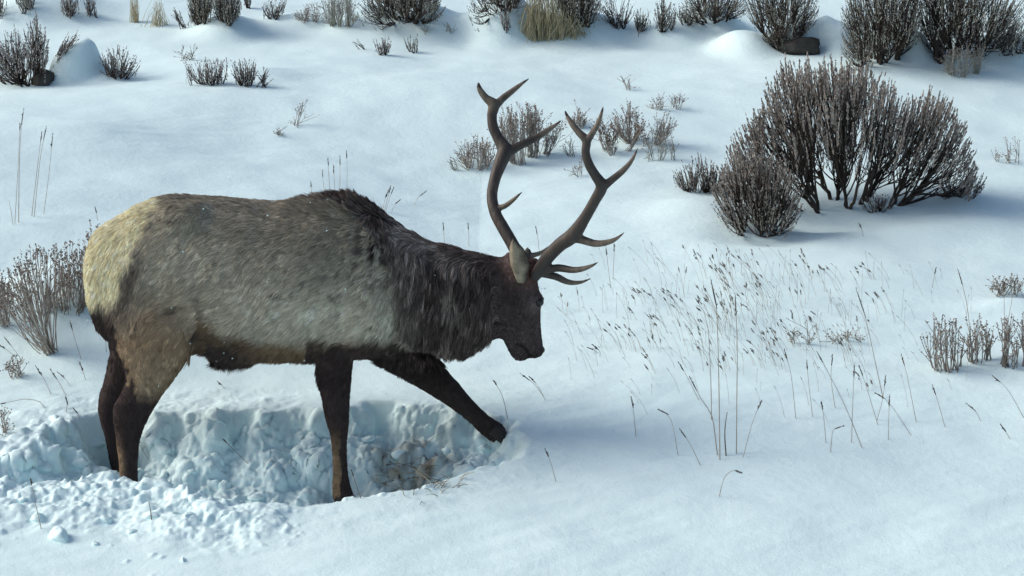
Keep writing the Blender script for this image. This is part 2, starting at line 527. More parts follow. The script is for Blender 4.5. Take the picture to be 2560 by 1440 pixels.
# shoulder and haunch masses on both sides
def mass(px, row, y, rx, ry, rz, tilt=0.0):
    c = P(px, row, y)
    rr = []
    for t in np.linspace(-1, 1, 13)[1:-1]:
        s = math.sqrt(1 - t * t)
        ax = np.array([math.sin(tilt), 0, math.cos(tilt)]); bx = np.array([math.cos(tilt), 0, -math.sin(tilt)])
        rr.append(ell_ring(c + ax * t * rz, bx, Yv, rx * s, ry * s))
    loft(bm, rr)
for s in (-1, 1):
    mass(900, 760, .155 * s, .17, .125, .27, -0.15)
    mass(385, 745, .145 * s, .24, .115, .33, 0.10)
    mass(470, 560, .10 * s, .16, .13, .12, 0.0)

def leg(secs, y, thick):
    """secs: row, left px, right px (or centre px,row,half,angle); lofted upright"""
    rr = []
    for i, (row, l, r) in enumerate(secs):
        yy = y(row) if callable(y) else y
        a = P(l + 2, row, yy); c = P(r - 2, row, yy)
        th = thick(row) if callable(thick) else thick
        rr.append(ell_ring((a + c) / 2, Xv, Yv, (c[0] - a[0]) / 2, th))
    loft(bm, rr)

def lerp_tab(tab):
    xs = [t[0] for t in tab]; ys = [t[1] for t in tab]
    return lambda r: float(np.interp(r, xs, ys))

# near fore leg
leg([(800, 812, 925), (850, 800, 905), (885, 793, 888), (920, 791, 881), (960, 796, 878), (1010, 804, 876), (1050, 812, 875), (1080, 822, 872), (1110, 827, 869),
     (1150, 830, 869), (1185, 831, 872), (1210, 829, 877), (1236, 829, 884), (1252, 833, 887)], -.155,
    lerp_tab([(800, .03), (850, .075), (885, .08), (960, .062), (1050, .05), (1090, .042), (1150, .036), (1210, .044), (1262, .05)]))
# near hind leg
leg([(690, 262, 540), (740, 262, 530), (790, 272, 514), (830, 284, 502), (870, 294, 488), (910, 306, 464), (950, 314, 436), (985, 300, 410), (1015, 280, 391),
     (1040, 280, 377), (1075, 284, 360), (1110, 289, 350), (1160, 296, 346), (1205, 297, 346), (1240, 293, 352), (1262, 290, 362)], 
    lerp_tab([(690, -.17), (850, -.19), (1000, -.165), (1262, -.15)]),
    lerp_tab([(690, .03), (740, .075), (790, .095), (870, .09), (950, .07), (1010, .052), (1075, .045), (1160, .04), (1262, .05)]))
# far hind leg
leg([(720, 255, 500), (780, 258, 470), (830, 266, 440), (875, 274, 410), (925, 264, 370), (965, 253, 340), (1000, 243, 316), (1030, 242, 303), (1060, 250, 300),
     (1100, 262, 303), (1150, 271, 308), (1200, 283, 318), (1240, 285, 325), (1258, 283, 332)],
    lerp_tab([(720, .16), (850, .17), (1000, .14), (1262, .12)]),
    lerp_tab([(720, .04), (790, .09), (870, .085), (950, .065), (1010, .05), (1075, .042), (1160, .038), (1262, .048)]))
# far fore leg, stretched forward: centre px,row, half width px, thickness
def slant_leg(secs, y):
    pts = [P(px, row, yy) for (px, row, h, th), yy in zip(secs, y)]
    pts = np.array(pts); t = norm(np.gradient(pts, axis=0))
    rr = []
    for p, tt, (px, row, h, th) in zip(pts, t, secs):
        u = norm(np.cross(Yv, tt)); 
        rr.append(ell_ring(p, u, Yv, h / 540.0, th))
    loft(bm, rr)
slant_leg([(930, 820, 70, .10), (985, 866, 64, .09), (1030, 902, 54, .075), (1072, 936, 45, .064), (1105, 964, 37, .055), (1135, 990, 31, .048), (1168, 1020, 25, .043),
           (1200, 1050, 23, .040), (1226, 1072, 26, .042), (1248, 1084, 27, .045)], np.linspace(.13, .05, 10))
# sheath and chest tufts
def blob(px, row, y, rx, ry, rz):
    mass(px, row, y, rx, ry, rz)
blob(590, 878, 0, .14, .07, .055)
# tail
leg([(640, 219, 245), (680, 221, 250), (720, 229, 254), (748, 238, 254), (760, 243, 252)], 0.0, .035)

# head: its own frame, hanging nose-down and turned away from the road
POLL = P(1296, 644, 0.02)
yaw = R(27); lean = R(9.0)
h_len = norm(np.array([math.sin(lean) * math.cos(yaw), math.sin(lean) * math.sin(yaw), -math.cos(lean)]))     # poll to nose
h_fro = np.array([math.cos(yaw), math.sin(yaw), 0.0]); h_fro = norm(h_fro - h_len * (h_fro @ h_len))               # towards the brow
h_lat = norm(np.cross(h_len, h_fro))
if h_lat[1] > 0: h_lat = -h_lat                                                                                      # near side
def HP(u, v, w):
    return POLL + u * h_len + v * h_fro + w * h_lat
# u along, front, back, half width
HEAD = [(-.03, .025, -.05, .04), (0, .045, -.075, .07), (.05, .062, -.10, .088), (.10, .066, -.125, .094), (.15, .068, -.145, .096), (.20, .072, -.158, .098), (.235, .070, -.160, .092),
        (.27, .064, -.150, .080), (.31, .060, -.135, .070), (.35, .057, -.112, .060), (.39, .055, -.085, .054), (.425, .054, -.060, .051),
        (.455, .052, -.040, .049), (.478, .044, -.026, .042), (.492, .030, -.012, .026)]
rings = []
for (u, f, k_, hw) in HEAD:
    rings.append(ell_ring(HP(u, (f + k_) / 2, 0), h_fro, h_lat, (f - k_) / 2, hw, 2.3))
loft(bm, rings)
# lower jaw and chin
rings = []
for (u, f, k_, hw) in [(.24, -.02, -.165, .06), (.30, -.03, -.150, .050), (.35, -.035, -.138, .042), (.40, -.04, -.124, .036), (.44, -.030, -.112, .034), (.470, -.026, -.098, .032), (.488, -.036, -.080, .020)]:
    rings.append(ell_ring(HP(u, (f + k_) / 2, 0), h_fro, h_lat, (f - k_) / 2, hw, 2.2))
loft(bm, rings)
# brow ridges over the eyes, nostril wings, antler pedicles
def hmass(u, v, w, ru, rv, rw):
    c = HP(u, v, w); rr = []
    for t in np.linspace(-1, 1, 11)[1:-1]:
        s = math.sqrt(1 - t * t)
        rr.append(ell_ring(c + h_len * t * ru, h_fro, h_lat, rv * s, rw * s))
    loft(bm, rr)
for s in (-1, 1):
    hmass(.195, .030, .083 * s, .035, .030, .022)
    hmass(.455, .026, .032 * s, .026, .022, .020)
    hmass(.045, .045, .055 * s, .05, .035, .032)
# throat joining neck and jaw
mass(1225, 790, .03, .10, .10, .12)
body = bm.build('body', m_snow, ELK)
rm = body.modifiers.new('remesh', 'REMESH'); rm.mode = 'VOXEL'; rm.voxel_size = 0.0105; rm.use_smooth_shade = True
sm = body.modifiers.new('smooth', 'SMOOTH'); sm.factor = 0.5; sm.iterations = 11
dg = bpy.context.evaluated_depsgraph_get()
me2 = bpy.data.meshes.new_from_object(body.evaluated_get(dg))
body.modifiers.clear(); body.data = me2; me2.name = 'body'

NV = len(me2.vertices)
BV = np.zeros(NV * 3, np.float32); me2.vertices.foreach_get('co', BV); BV = BV.reshape(-1, 3).astype(float) + np.array(ELK['_loc'])
BN = np.zeros(NV * 3, np.float32); me2.vertices.foreach_get('normal', BN); BN = BN.reshape(-1, 3).astype(float)
# soft unevenness of the coat under the hair
hide = noise3(BV, 9.0, 2) * 0.006 + noise3(BV, 22.0, 3) * 0.0025
pxv, rowv = project(BV)
soft = (rowv < 900) & (pxv < 1230)
BV = BV + BN * (hide * soft)[:, None]
me2.vertices.foreach_set('co', (BV - np.array(ELK['_loc'])).astype(np.float32).ravel()); me2.update()
me2.vertices.foreach_get('normal', (tmp := np.zeros(NV * 3, np.float32))); BN = tmp.reshape(-1, 3).astype(float)

def segdist(px, row, pts):
    d = np.full(px.shape, 1e9)
    for (a, b_) in zip(pts[:-1], pts[1:]):
        ex, ey = b_[0] - a[0], b_[1] - a[1]
        t = np.clip(((px - a[0]) * ex + (row - a[1]) * ey) / (ex * ex + ey * ey), 0, 1)
        d = np.minimum(d, np.hypot(px - a[0] - t * ex, row - a[1] - t * ey))
    return d

def L(*c): return np.array(c, float)
C_CREAM = L(.78, .70, .47); C_TAN = L(.375, .335, .262); C_LIGHT = L(.69, .635, .51); C_RUST = L(.36, .245, .150)
C_DARK = L(.055, .040, .036); C_LEG = L(.048, .034, .033); C_MANE = L(.092, .070, .062); C_MANE2 = L(.31, .26, .22)
C_FACE = L(.085, .064, .062); C_REDF = L(.19, .095, .065)

def coat(p):
    """hide colour at points of the elk (both sides alike): colour (n,3) and zone weights"""
    q = np.array(p); q[:, 1] = np.where(q[:, 1] > 0.03, -q[:, 1], q[:, 1])
    far_side = p[:, 1] > 0.05
    x, r = project(q)
    n1 = noise3(p, 5.0, 5); n2 = noise3(p, 14.0, 6); n3 = noise3(p, 40.0, 7)
    j = 16 * n2 + 10 * n3
    x2 = x + j; r2 = r + j * 0.7
    c = np.broadcast_to(C_TAN, (len(p), 3)).copy()
    def mix(col, w):
        nonlocal c
        w = np.clip(w, 0, 1)[:, None]
        c = c * (1 - w) + col * w
    # lighter side of belly and shoulder
    mix(C_LIGHT, 0.92 * np.exp(-((x2 - 790) / 270) ** 2 - ((r2 - 785) / 78) ** 2))
    mix(C_LIGHT, 0.75 * np.exp(-((x2 - 935) / 75) ** 2 - ((r2 - 700) / 150) ** 2))
    mix(C_LIGHT, 0.30 * np.exp(-((x2 - 560) / 120) ** 2 - ((r2 - 640) / 110) ** 2))
    mix(C_TAN * 0.62, 0.6 * sstep(560, 490, r2) * (x2 > 380))
    mix(C_TAN * 0.70, 0.55 * np.exp(-((x2 - 690) / 130) ** 2 - ((r2 - 590) / 60) ** 2))
    mix(C_LIGHT, 0.45 * np.exp(-((x2 - 420) / 110) ** 2 - ((r2 - 660) / 70) ** 2))
    mix(C_RUST, 0.75 * np.exp(-((x2 - 395) / 110) ** 2 - ((r2 - 820) / 85) ** 2))
    for (fx, fr_, sx, sy) in ((432, 777, 15, 7), (425, 548, 13, 7), (262, 568, 8, 4), (452, 770, 8, 4), (700, 742, 16, 5), (850, 745, 7, 9), (930, 818, 14, 4)):
        mix(C_DARK * 1.3, 0.85 * np.exp(-((x2 - fx) / sx) ** 2 - ((r2 - fr_) / sy) ** 2))
    mix(C_DARK * 2.2, 0.45 * np.exp(-(segdist(x, r, [(500, 742), (508, 790), (490, 850)]) / 9) ** 2))
    # dark seam in front of the rump patch and down the back of the thigh
    edge = np.interp(r, [470, 500, 560, 640, 700, 740, 800, 900], [408, 402, 372, 326, 300, 284, 262, 250])
    mix(C_DARK * 1.6, 0.75 * np.exp(-((x2 - edge - 24) / 26) ** 2) * sstep(600, 680, r2) * (r2 < 900))
    # rump patch
    mix(C_CREAM, sstep(14, -14, x2 + 0.2 * j - edge) * sstep(800, 740, r2))
    # rear edge below the patch and legs
    mix(C_DARK, sstep(16, -6, x2 - np.interp(r, [740, 800, 850, 900, 960, 1000], [250, 278, 296, 312, 322, 330])) * sstep(735, 790, r2) * (x < 420))
    mix(C_RUST, 0.75 * sstep(800, 870, r2) * (x < 520) * (c[:, 0] > .1))
    mix(C_LEG, sstep(955, 1010, r2) * (x < 560))
    mix(C_RUST * 1.1, np.exp(-((x - 296) / 13) ** 2 - ((r - 1165) / 48) ** 2) * 1.0 * (x < 420))
    # belly
    bel = np.interp(x, [440, 500, 560, 640, 760, 900], [760, 800, 838, 856, 858, 862])
    inb = (x > 440) & (x < 990) & (x2 > np.interp(r, [780, 830, 880, 960], [510, 498, 482, 430]))
    mix(C_RUST * 0.62, sstep(-24, 18, r2 - bel) * inb)
    mix(C_DARK * 1.1, np.exp(-((x2 - 560) / 75) ** 2 - ((r2 - 895) / 48) ** 2) * 1.3 * inb)
    mix(C_DARK * 1.3, sstep(20, 52, r2 - bel) * inb * 0.75)
    # fore legs
    mix(C_DARK * 1.25, sstep(835, 885, r2 + 0.15 * np.abs(x - 850)) * (x > 770) * (x < 1010))
    mix(C_LEG, sstep(885, 930, r2) * (x > 740) & True if False else sstep(885, 930, r2) * (x > 740))
    mix(C_RUST * 0.75, 0.8 * sstep(1060, 1150, r2) * (x > 780) * (x < 852 + 6 * n2))
    # mane: everything in front of a slanting shoulder line
    sh = np.interp(r, [470, 520, 560, 620, 700, 800, 860, 900], [790, 870, 930, 965, 985, 1003, 1000, 960])
    mane = sstep(-14, 22, x2 - sh + 22 * n1) * (r < 935)
    mane = np.maximum(mane, sstep(10, -10, segdist(x2, r2, [(750, 494), (800, 490), (880, 486), (940, 516), (990, 560)]) - 24 * sstep(735, 860, x)))
    mix(C_MANE, mane)
    mix(C_MANE2, mane * 0.7 * sstep(0.0, 0.55, n2) * sstep(1230, 1080, x))
    mix(C_MANE2 * 0.9, 0.5 * mane * np.exp(-((x2 - 1010) / 40) ** 2))
    # black flecks on the shoulder where the mane breaks up
    mix(C_DARK, 0.95 * sstep(0.16, 0.38, n3 + 0.3 * n2) * np.exp(-((x - 935) / 62) ** 2 - ((r - 620) / 90) ** 2))
    mix(C_DARK * 1.4, 0.55 * sstep(0.42, 0.6, n3) * np.exp(-((x - 720) / 150) ** 2 - ((r - 690) / 100) ** 2))
    mix(C_DARK * .9, sstep(842, 868, r2) * sstep(960, 985, x) * sstep(1125, 1095, x - 0.9 * (r - 900)))
    mix(C_RUST * .55, 0.7 * sstep(-30, 0, x - np.interp(r, [860, 900, 950, 1010], [486, 462, 432, 392]) + 8 * n2) * (r > 850) * (r < 1000) * (x < 520))
    # face
    hd = (p - POLL) @ h_len; hf = (p - POLL) @ h_fro
    face = sstep(1222, 1256, x + 6 * n2) * (r > 600) * (r < 920) * (x < 1400)
    mix(C_FACE, face)
    mix(C_REDF, face * 0.8 * np.exp(-((hd - .06) / .06) ** 2 - ((hf + .0) / .07) ** 2))
    mix(C_FACE * 2.6, face * 0.8 * np.exp(-((hd - .225) / .035) ** 2 - ((hf - .0) / .035) ** 2))
    mix(C_FACE * 1.5, face * 0.6 * np.exp(-((hd - .36) / .07) ** 2 - ((hf + .04) / .05) ** 2))
    mix(C_FACE * 0.45, face * 0.8 * np.exp(-((hd - .15) / .10) ** 2 - ((hf + .10) / .03) ** 2))
    mix(C_FACE * 0.30, face * 0.9 * np.exp(-(segdist(x, r, [(1326, 890), (1312, 872), (1296, 862)]) / 4) ** 2))
    return c, dict(x=x, r=r, mane=np.clip(mane, 0, 1) * (1 - face), face=face, n1=n1, n2=n2, n3=n3)

cv, zv = coat(BV)
ca = me2.color_attributes.new('hide', 'FLOAT_COLOR', 'POINT')
ca.data.foreach_set('color', np.hstack([cv * 0.8, np.ones((NV, 1))]).astype(np.float32).ravel())
def mat_hide(name, rough, spec, grain=0.0):
    m, nt, b = nodes_of(name)
    at = nt.nodes.new('ShaderNodeAttribute'); at.attribute_name = 'hide'
    nt.links.new(at.outputs['Color'], b.inputs['Base Color'])
    b.inputs['Roughness'].default_value = rough; b.inputs['Specular IOR Level'].default_value = spec
    return m
m_hide = mat_hide('elk_hide', 0.85, 0.15)
m_hair = mat_hide('elk_hair', 0.75, 0.12)
me2.materials.clear(); me2.materials.append(m_hide)

# ------------------------------------------------------------------ hair
me2.calc_loop_triangles()
NT = len(me2.loop_triangles)
TR = np.zeros(NT * 3, np.int32); me2.loop_triangles.foreach_get('vertices', TR); TR = TR.reshape(-1, 3)
A_, B_, C_ = BV[TR[:, 0]], BV[TR[:, 1]], BV[TR[:, 2]]
area = np.linalg.norm(np.cross(B_ - A_, C_ - A_), axis=1) / 2
tc_ = (A_ + B_ + C_) / 3
_, ztri = coat(tc_)
mane_t = ztri['mane'] * (tc_[:, 2] > 0.2)
side = np.where(tc_[:, 1] < 0.06, 1.0, 0.3)
nav = norm(np.cross(B_ - A_, C_ - A_))

def sample(weight, n):
    w = area * weight; w = w / w.sum()
    idx = rng.choice(NT, n, p=w)
    a = rng.random((n, 2)); fl = a.sum(1) > 1; a[fl] = 1 - a[fl]
    p = A_[idx] + a[:, :1] * (B_[idx] - A_[idx]) + a[:, 1:] * (C_[idx] - A_[idx])
    nn = norm(BN[TR[idx, 0]] * (1 - a.sum(1))[:, None] + BN[TR[idx, 1]] * a[:, :1] + BN[TR[idx, 2]] * a[:, 1:])
    return p, nn

def style(p, n):
    """flow direction, length and lift for hair roots"""
    c, z = coat(p)
    x, r = z['x'], z['r']
    N = len(p)
    flow = np.tile(np.array([-.80, 0, -.60]), (N, 1)) + 0.35 * np.stack([noise3(p, 7.0, 61), 0 * x, noise3(p, 7.0, 62)], -1)
    ln = .031 * (1 + .35 * noise3(p, 11.0, 63)); lift = .30 + .22 * noise3(p, 9.0, 64)
    def setz(w, f, l, li):
        nonlocal flow, ln, lift
        w = np.clip(w, 0, 1)
        flow = flow * (1 - w)[:, None] + np.array(f) * w[:, None]
        ln = ln * (1 - w) + l * w; lift = lift * (1 - w) + li * w
    setz(sstep(400, 330, x), (-.35, 0, -.95), .032, .25)
    setz(sstep(545, 495, r) * (x < 1000), (-.98, 0, -.15), .034, .25)
    setz(sstep(865, 890, r) * (x > 470) * (x < 800), (-.30, 0, -1), .042 + .03 * np.exp(-((x - 580) / 70) ** 2), .42)
    setz(sstep(800, 900, r) * (x < 470), (-.35, 0, -1), .022, .15)
    setz(sstep(930, 1000, r), (-.12, 0, -1), .012, .22)
    mane = z['mane'] * (r < 930)
    setz(mane, (-.30, 0, -1.0), .085, .32)
    ruff = np.exp(-((x - 940) / 70) ** 2 - ((r - 640) / 110) ** 2)
    lift = lift + .55 * ruff * (1 - mane); ln = ln + .012 * ruff * (1 - mane)
    setz(mane * sstep(820, 870, r), (-.05, 0, -1), np.interp(x, [980, 1060, 1120], [.028, .038, .078]), .25)
    up = sstep(560, 515, r) * sstep(0.1, 0.5, n[:, 2]) * sstep(700, 790, x) * (x < 1010)
    setz(up, (-.80, 0, .22), np.interp(x, [700, 780, 860, 940, 1010], [.030, .048, .054, .052, .04]), .8)
    z['up'] = np.clip(up, 0, 1)
    neck_top = (1 - z['up']) * mane * sstep(0.55, 0.85, n[:, 2]) * (x > 960)
    setz(neck_top, (-.85, 0, -.35), .07, .28)
    setz(z['face'], tuple(-h_len * 0.9 - h_fro * 0.1), .011, .18)
    f = flow - n * np.sum(flow * n, 1)[:, None]
    f = norm(f)
    return c, z, f, ln, lift

def make_hair(name, p, n, guides, clump, rad, steps=5, tonej=0.25, droop=0.25, lenj=0.3, wild=0.12):
    N = len(p)
    c, z, f, ln, lift = style(p, n)
    def curves(p, n, f, ln, lift, wob, up):
        side_ = np.cross(n, f)
        d = norm(f + lift[:, None] * n + side_ * wob[:, :1] + n * wob[:, 1:2] * 0.6)
        t = np.linspace(0, 1, steps)[None, :, None]
        g = norm(f * 1.0 + np.array([0, 0, -0.55]))
        # bend from the lifted root direction to the flow, staying off the hide
        return p[:, None] + ln[:, None, None] * (d[:, None] * t + (g - d)[:, None] * (t * t) * (droop * (1 - .85 * up))[:, None, None] + n[:, None] * 0.02 * t)
    l = ln * (1 - lenj + 2 * lenj * rng.random(N))
    w = rng.normal(0, wild, (N, 2))
    H = curves(p, n, f, l, lift, w, z['up'])
    gp, gn = guides
    gc, gz, gf, gl, glift = style(gp, gn)
    gl = gl * (0.8 + 0.5 * rng.random(len(gp)))
    GH = curves(gp, gn, gf, gl, glift, rng.normal(0, wild * 2.2, (len(gp), 2)), gz['up'])
    kd = kdtree.KDTree(len(gp))
    for i, q in enumerate(gp): kd.insert(q, i)
    kd.balance()
    near = np.array([kd.find(q)[1] for q in p])
    t = np.linspace(0, 1, steps)[None, :, None]
    cl = clump * (0.6 + 0.4 * rng.random(N))
    offs = GH[near] - gp[near][:, None]
    target = gp[near][:, None] * 0.72 + p[:, None] * 0.28 + offs * (l / np.maximum(gl[near], 1e-4))[:, None, None]
    wgt = cl[:, None, None] * np.clip(t, 0, 1) ** 1.2
    H = H * (1 - wgt) + target * wgt
    gt = rng.normal(0, 1, len(gp))[near]
    tone = np.exp(tonej * (0.55 * gt + 0.75 * rng.normal(0, 1, N)))
    colr = np.clip(c * tone[:, None], 0.006, 0.8)
    cu = bpy.data.hair_curves.new(name)
    cu.add_curves([steps] * N)
    cu.position_data.foreach_set('vector', (H - np.array(ELK['_loc'])).astype(np.float32).ravel())
    ra = cu.attributes.get('radius') or cu.attributes.new('radius', 'FLOAT', 'POINT')
    tt = np.linspace(0, 1, steps)
    rr = (rad * (0.7 + 0.6 * rng.random(N)))[:, None] * np.interp(tt, [0, .5, 1], [1, .85, .12])[None]
    ra.data.foreach_set('value', rr.astype(np.float32).ravel())
    ha = cu.attributes.new('hide', 'FLOAT_COLOR', 'CURVE')
    ha.data.foreach_set('color', np.hstack([colr, np.ones((N, 1))]).astype(np.float32).ravel())
    cu.materials.append(m_hair)
    o = bpy.data.objects.new(name, cu); COL.objects.link(o); o.parent = ELK
    return o

w_coat = (1 - 0.93 * mane_t) * side * (1 - 0.45 * (ztri['r'] > 960)) * (1 + 0.6 * ztri['face'])
pc, nc = sample(w_coat, 170000)
gc_ = sample(w_coat, 8000)
make_hair('coat', pc, nc, gc_, 0.66, 0.0010, 4, 0.26)
w_mane = np.clip(mane_t, 0, 1) * np.where(tc_[:, 1] < 0.08, 1.0, 0.3)
pm, nm = sample(w_mane, 62000)
gm_ = sample(w_mane, 1250)
make_hair('mane', pm, nm, gm_, 0.88, 0.0014, 6, 0.62, droop=0.45, wild=0.17)

# ------------------------------------------------------------------ antlers
m_antler, nt, b = nodes_of('antler')
tc = nt.nodes.new('ShaderNodeTexCoord'); at = nt.nodes.new('ShaderNodeAttribute'); at.attribute_name = 'tone'
no = nt.nodes.new('ShaderNodeTexNoise'); no.inputs['Scale'].default_value = 45; no.inputs['Detail'].default_value = 5
mp = nt.nodes.new('ShaderNodeMapping'); mp.inputs['Scale'].default_value = (1, 1, 0.25)
nt.links.new(tc.outputs['Object'], mp.inputs[0]); nt.links.new(mp.outputs[0], no.inputs['Vector'])
ad = nt.nodes.new('ShaderNodeMath'); ad.operation = 'MULTIPLY_ADD'; ad.inputs[1].default_value = 0.7
sb = nt.nodes.new('ShaderNodeMath'); sb.operation = 'SUBTRACT'; sb.inputs[1].default_value = 0.5
nt.links.new(no.outputs[0], sb.inputs[0]); nt.links.new(sb.outputs[0], ad.inputs[0]); nt.links.new(at.outputs['Fac'], ad.inputs[2])
cr = nt.nodes.new('ShaderNodeValToRGB')
cr.color_ramp.elements[0].color = (.020, .015, .013, 1); cr.color_ramp.elements[1].color = (.21, .165, .118, 1)
cr.color_ramp.elements[1].position = 0.95
e = cr.color_ramp.elements.new(0.45); e.color = (.044, .032, .026, 1)
nt.links.new(ad.outputs[0], cr.inputs[0]); nt.links.new(cr.outputs[0], b.inputs['Base Color'])
bp = nt.nodes.new('ShaderNodeBump'); bp.inputs['Strength'].default_value = 0.8; bp.inputs['Distance'].default_value = 0.006
nt.links.new(no.outputs[0], bp.inputs['Height']); nt.links.new(bp.outputs[0], b.inputs['Normal'])
b.inputs['Roughness'].default_value = 0.6

def spline(pts, n):
    pts = np.asarray(pts, float)
    d = np.r_[0, np.cumsum(np.linalg.norm(np.diff(pts[:, :3], axis=0), axis=1))]
    P_ = np.vstack([2 * pts[0] - pts[1], pts, 2 * pts[-1] - pts[-2]])
    out = []
    for s in np.linspace(0, d[-1], n):
        i = min(int(np.searchsorted(d, s, side='right')) - 1, len(pts) - 2)
        t = (s - d[i]) / max(d[i + 1] - d[i], 1e-9)
        p0, p1, p2, p3 = P_[i], P_[i + 1], P_[i + 2], P_[i + 3]
        out.append(0.5 * (2 * p1 + (-p0 + p2) * t + (2 * p0 - 5 * p1 + 4 * p2 - p3) * t * t + (-p0 + 3 * p1 - 3 * p2 + p3) * t ** 3))
    return np.array(out)

def antler(curves, label):
    """curves: list of [(px,row,diameter px,y)]"""
    ab = MB(); tips = []
    for cu in curves:
        pts = []
        for (px, row, dia, y) in cu:
            q = P(px, row, y)
            pts.append([*q, 0.83 * dia / 2 / 540.0 * (q[1] - CAM[1]) / 8.8])
        s = spline(pts, max(14, 5 * len(pts)))
        rad = np.maximum(s[:, 3], 0.002)
        t = norm(np.gradient(s[:, :3], axis=0))
        rr = []
        for p, tt, r_ in zip(s[:, :3], t, rad):
            u = norm(np.cross(tt, Yv)) if abs(tt[1]) < 0.9 else norm(np.cross(tt, Xv)); v = np.cross(tt, u)
            rr.append(ell_ring(p, u, v, r_, r_ * 0.92))
        loft(ab, rr)
        tips.append((s[-1, :3], s[0, :3]))
    o = ab.build('antler', m_antler, ELK)
    m1 = o.modifiers.new('r', 'REMESH'); m1.mode = 'VOXEL'; m1.voxel_size = 0.0045
    m2 = o.modifiers.new('s', 'SMOOTH'); m2.iterations = 5; m2.factor = 0.5
    me = bpy.data.meshes.new_from_object(o.evaluated_get(bpy.context.evaluated_depsgraph_get()))
    o.modifiers.clear(); o.data = me
    n = len(me.vertices); co = np.zeros(n * 3, np.float32); me.vertices.foreach_get('co', co); co = co.reshape(-1, 3).astype(float) + np.array(ELK['_loc'])
    tone = np.full(n, 0.36)
    for tip, root in tips:
        if len(tips) > 0:
            tone = np.maximum(tone, 0.36 + 0.42 * sstep(.20, .05, np.linalg.norm(co - tip, axis=1)) - 0.62 * sstep(.030, .008, np.linalg.norm(co - tip, axis=1)))
    dark_tip = np.zeros(n)
    for tip, _ in tips:
        dark_tip = np.maximum(dark_tip, sstep(.035, .012, np.linalg.norm(co - tip, axis=1)))
    tone = tone * (1 - dark_tip) + 0.12 * dark_tip
    a = me.attributes.get('tone') or me.attributes.new('tone', 'FLOAT', 'POINT')
    a.data.foreach_set('value', tone.astype(np.float32))
    me.polygons.foreach_set('use_smooth', np.ones(len(me.polygons), bool))
    me.materials.clear(); me.materials.append(m_antler)
    o['label'] = label
    return o

antler([[(1333, 696, 34, -.05), (1350, 672, 38, -.06), (1371, 641, 41, -.09), (1400, 612, 42, -.13), (1432, 588, 46, -.17), (1462, 545, 35, -.22), (1488, 500, 33, -.26), (1504, 466, 36, -.29),
         (1488, 438, 30, -.30), (1472, 410, 28, -.31), (1464, 380, 26, -.31), (1466, 352, 27, -.31), (1449, 333, 22, -.30), (1431, 311, 18, -.29), (1418, 290, 12, -.28), (1412, 276, 5, -.28)],
        [(1464, 362, 22, -.31), (1479, 336, 20, -.32), (1493, 313, 17, -.33), (1502, 289, 12, -.34), (1508, 266, 5, -.34)],
        [(1500, 474, 28, -.285), (1528, 451, 23, -.30), (1558, 426, 19, -.32), (1580, 400, 13, -.33), (1595, 369, 4, -.34)],
        [(1418, 592, 32, -.16), (1450, 598, 27, -.18), (1490, 609, 22, -.21), (1525, 604, 17, -.24), (1546, 593, 10, -.25), (1562, 580, 4, -.26)],
        [(1350, 682, 20, -.06), (1392, 670, 24, -.09), (1436, 675, 20, -.14), (1470, 668, 14, -.17), (1497, 655, 4, -.19)],
        [(1350, 684, 20, -.05), (1388, 691, 23, -.04), (1420, 705, 18, -.03), (1450, 706, 12, -.02), (1478, 696, 4, -.01)]],
       'antler on the near side, lower and further forward of the pair')
antler([[(1300, 650, 38, .10), (1282, 612, 38, .13), (1258, 570, 37, .17), (1238, 532, 35, .21), (1230, 490, 33, .25), (1238, 445, 35, .29), (1252, 405, 42, .33), (1262, 376, 46, .36),
         (1246, 346, 33, .38), (1233, 318, 31, .39), (1230, 288, 30, .40), (1234, 262, 34, .40), (1215, 245, 23, .40), (1202, 228, 19, .40), (1197, 216, 14, .40), (1196, 206, 6, .40)],
        [(1236, 268, 26, .40), (1256, 247, 22, .41), (1280, 228, 18, .42), (1302, 211, 12, .43), (1323, 196, 4, .44)],
        [(1262, 386, 34, .35), (1296, 366, 26, .37), (1338, 346, 22, .39), (1374, 323, 16, .41), (1404, 301, 5, .42)],
        [(1240, 522, 20, .22), (1262, 515, 17, .20), (1284, 499, 13, .19), (1306, 479, 4, .18)],
        [(1304, 640, 22, .12), (1332, 638, 17, .16), (1354, 631, 13, .19), (1374, 614, 4, .22)],
        [(1310, 650, 22, .14), (1330, 656, 17, .20), (1346, 656, 13, .25), (1366, 648, 4, .29)]],
       'antler on the far side, rising behind the ear')

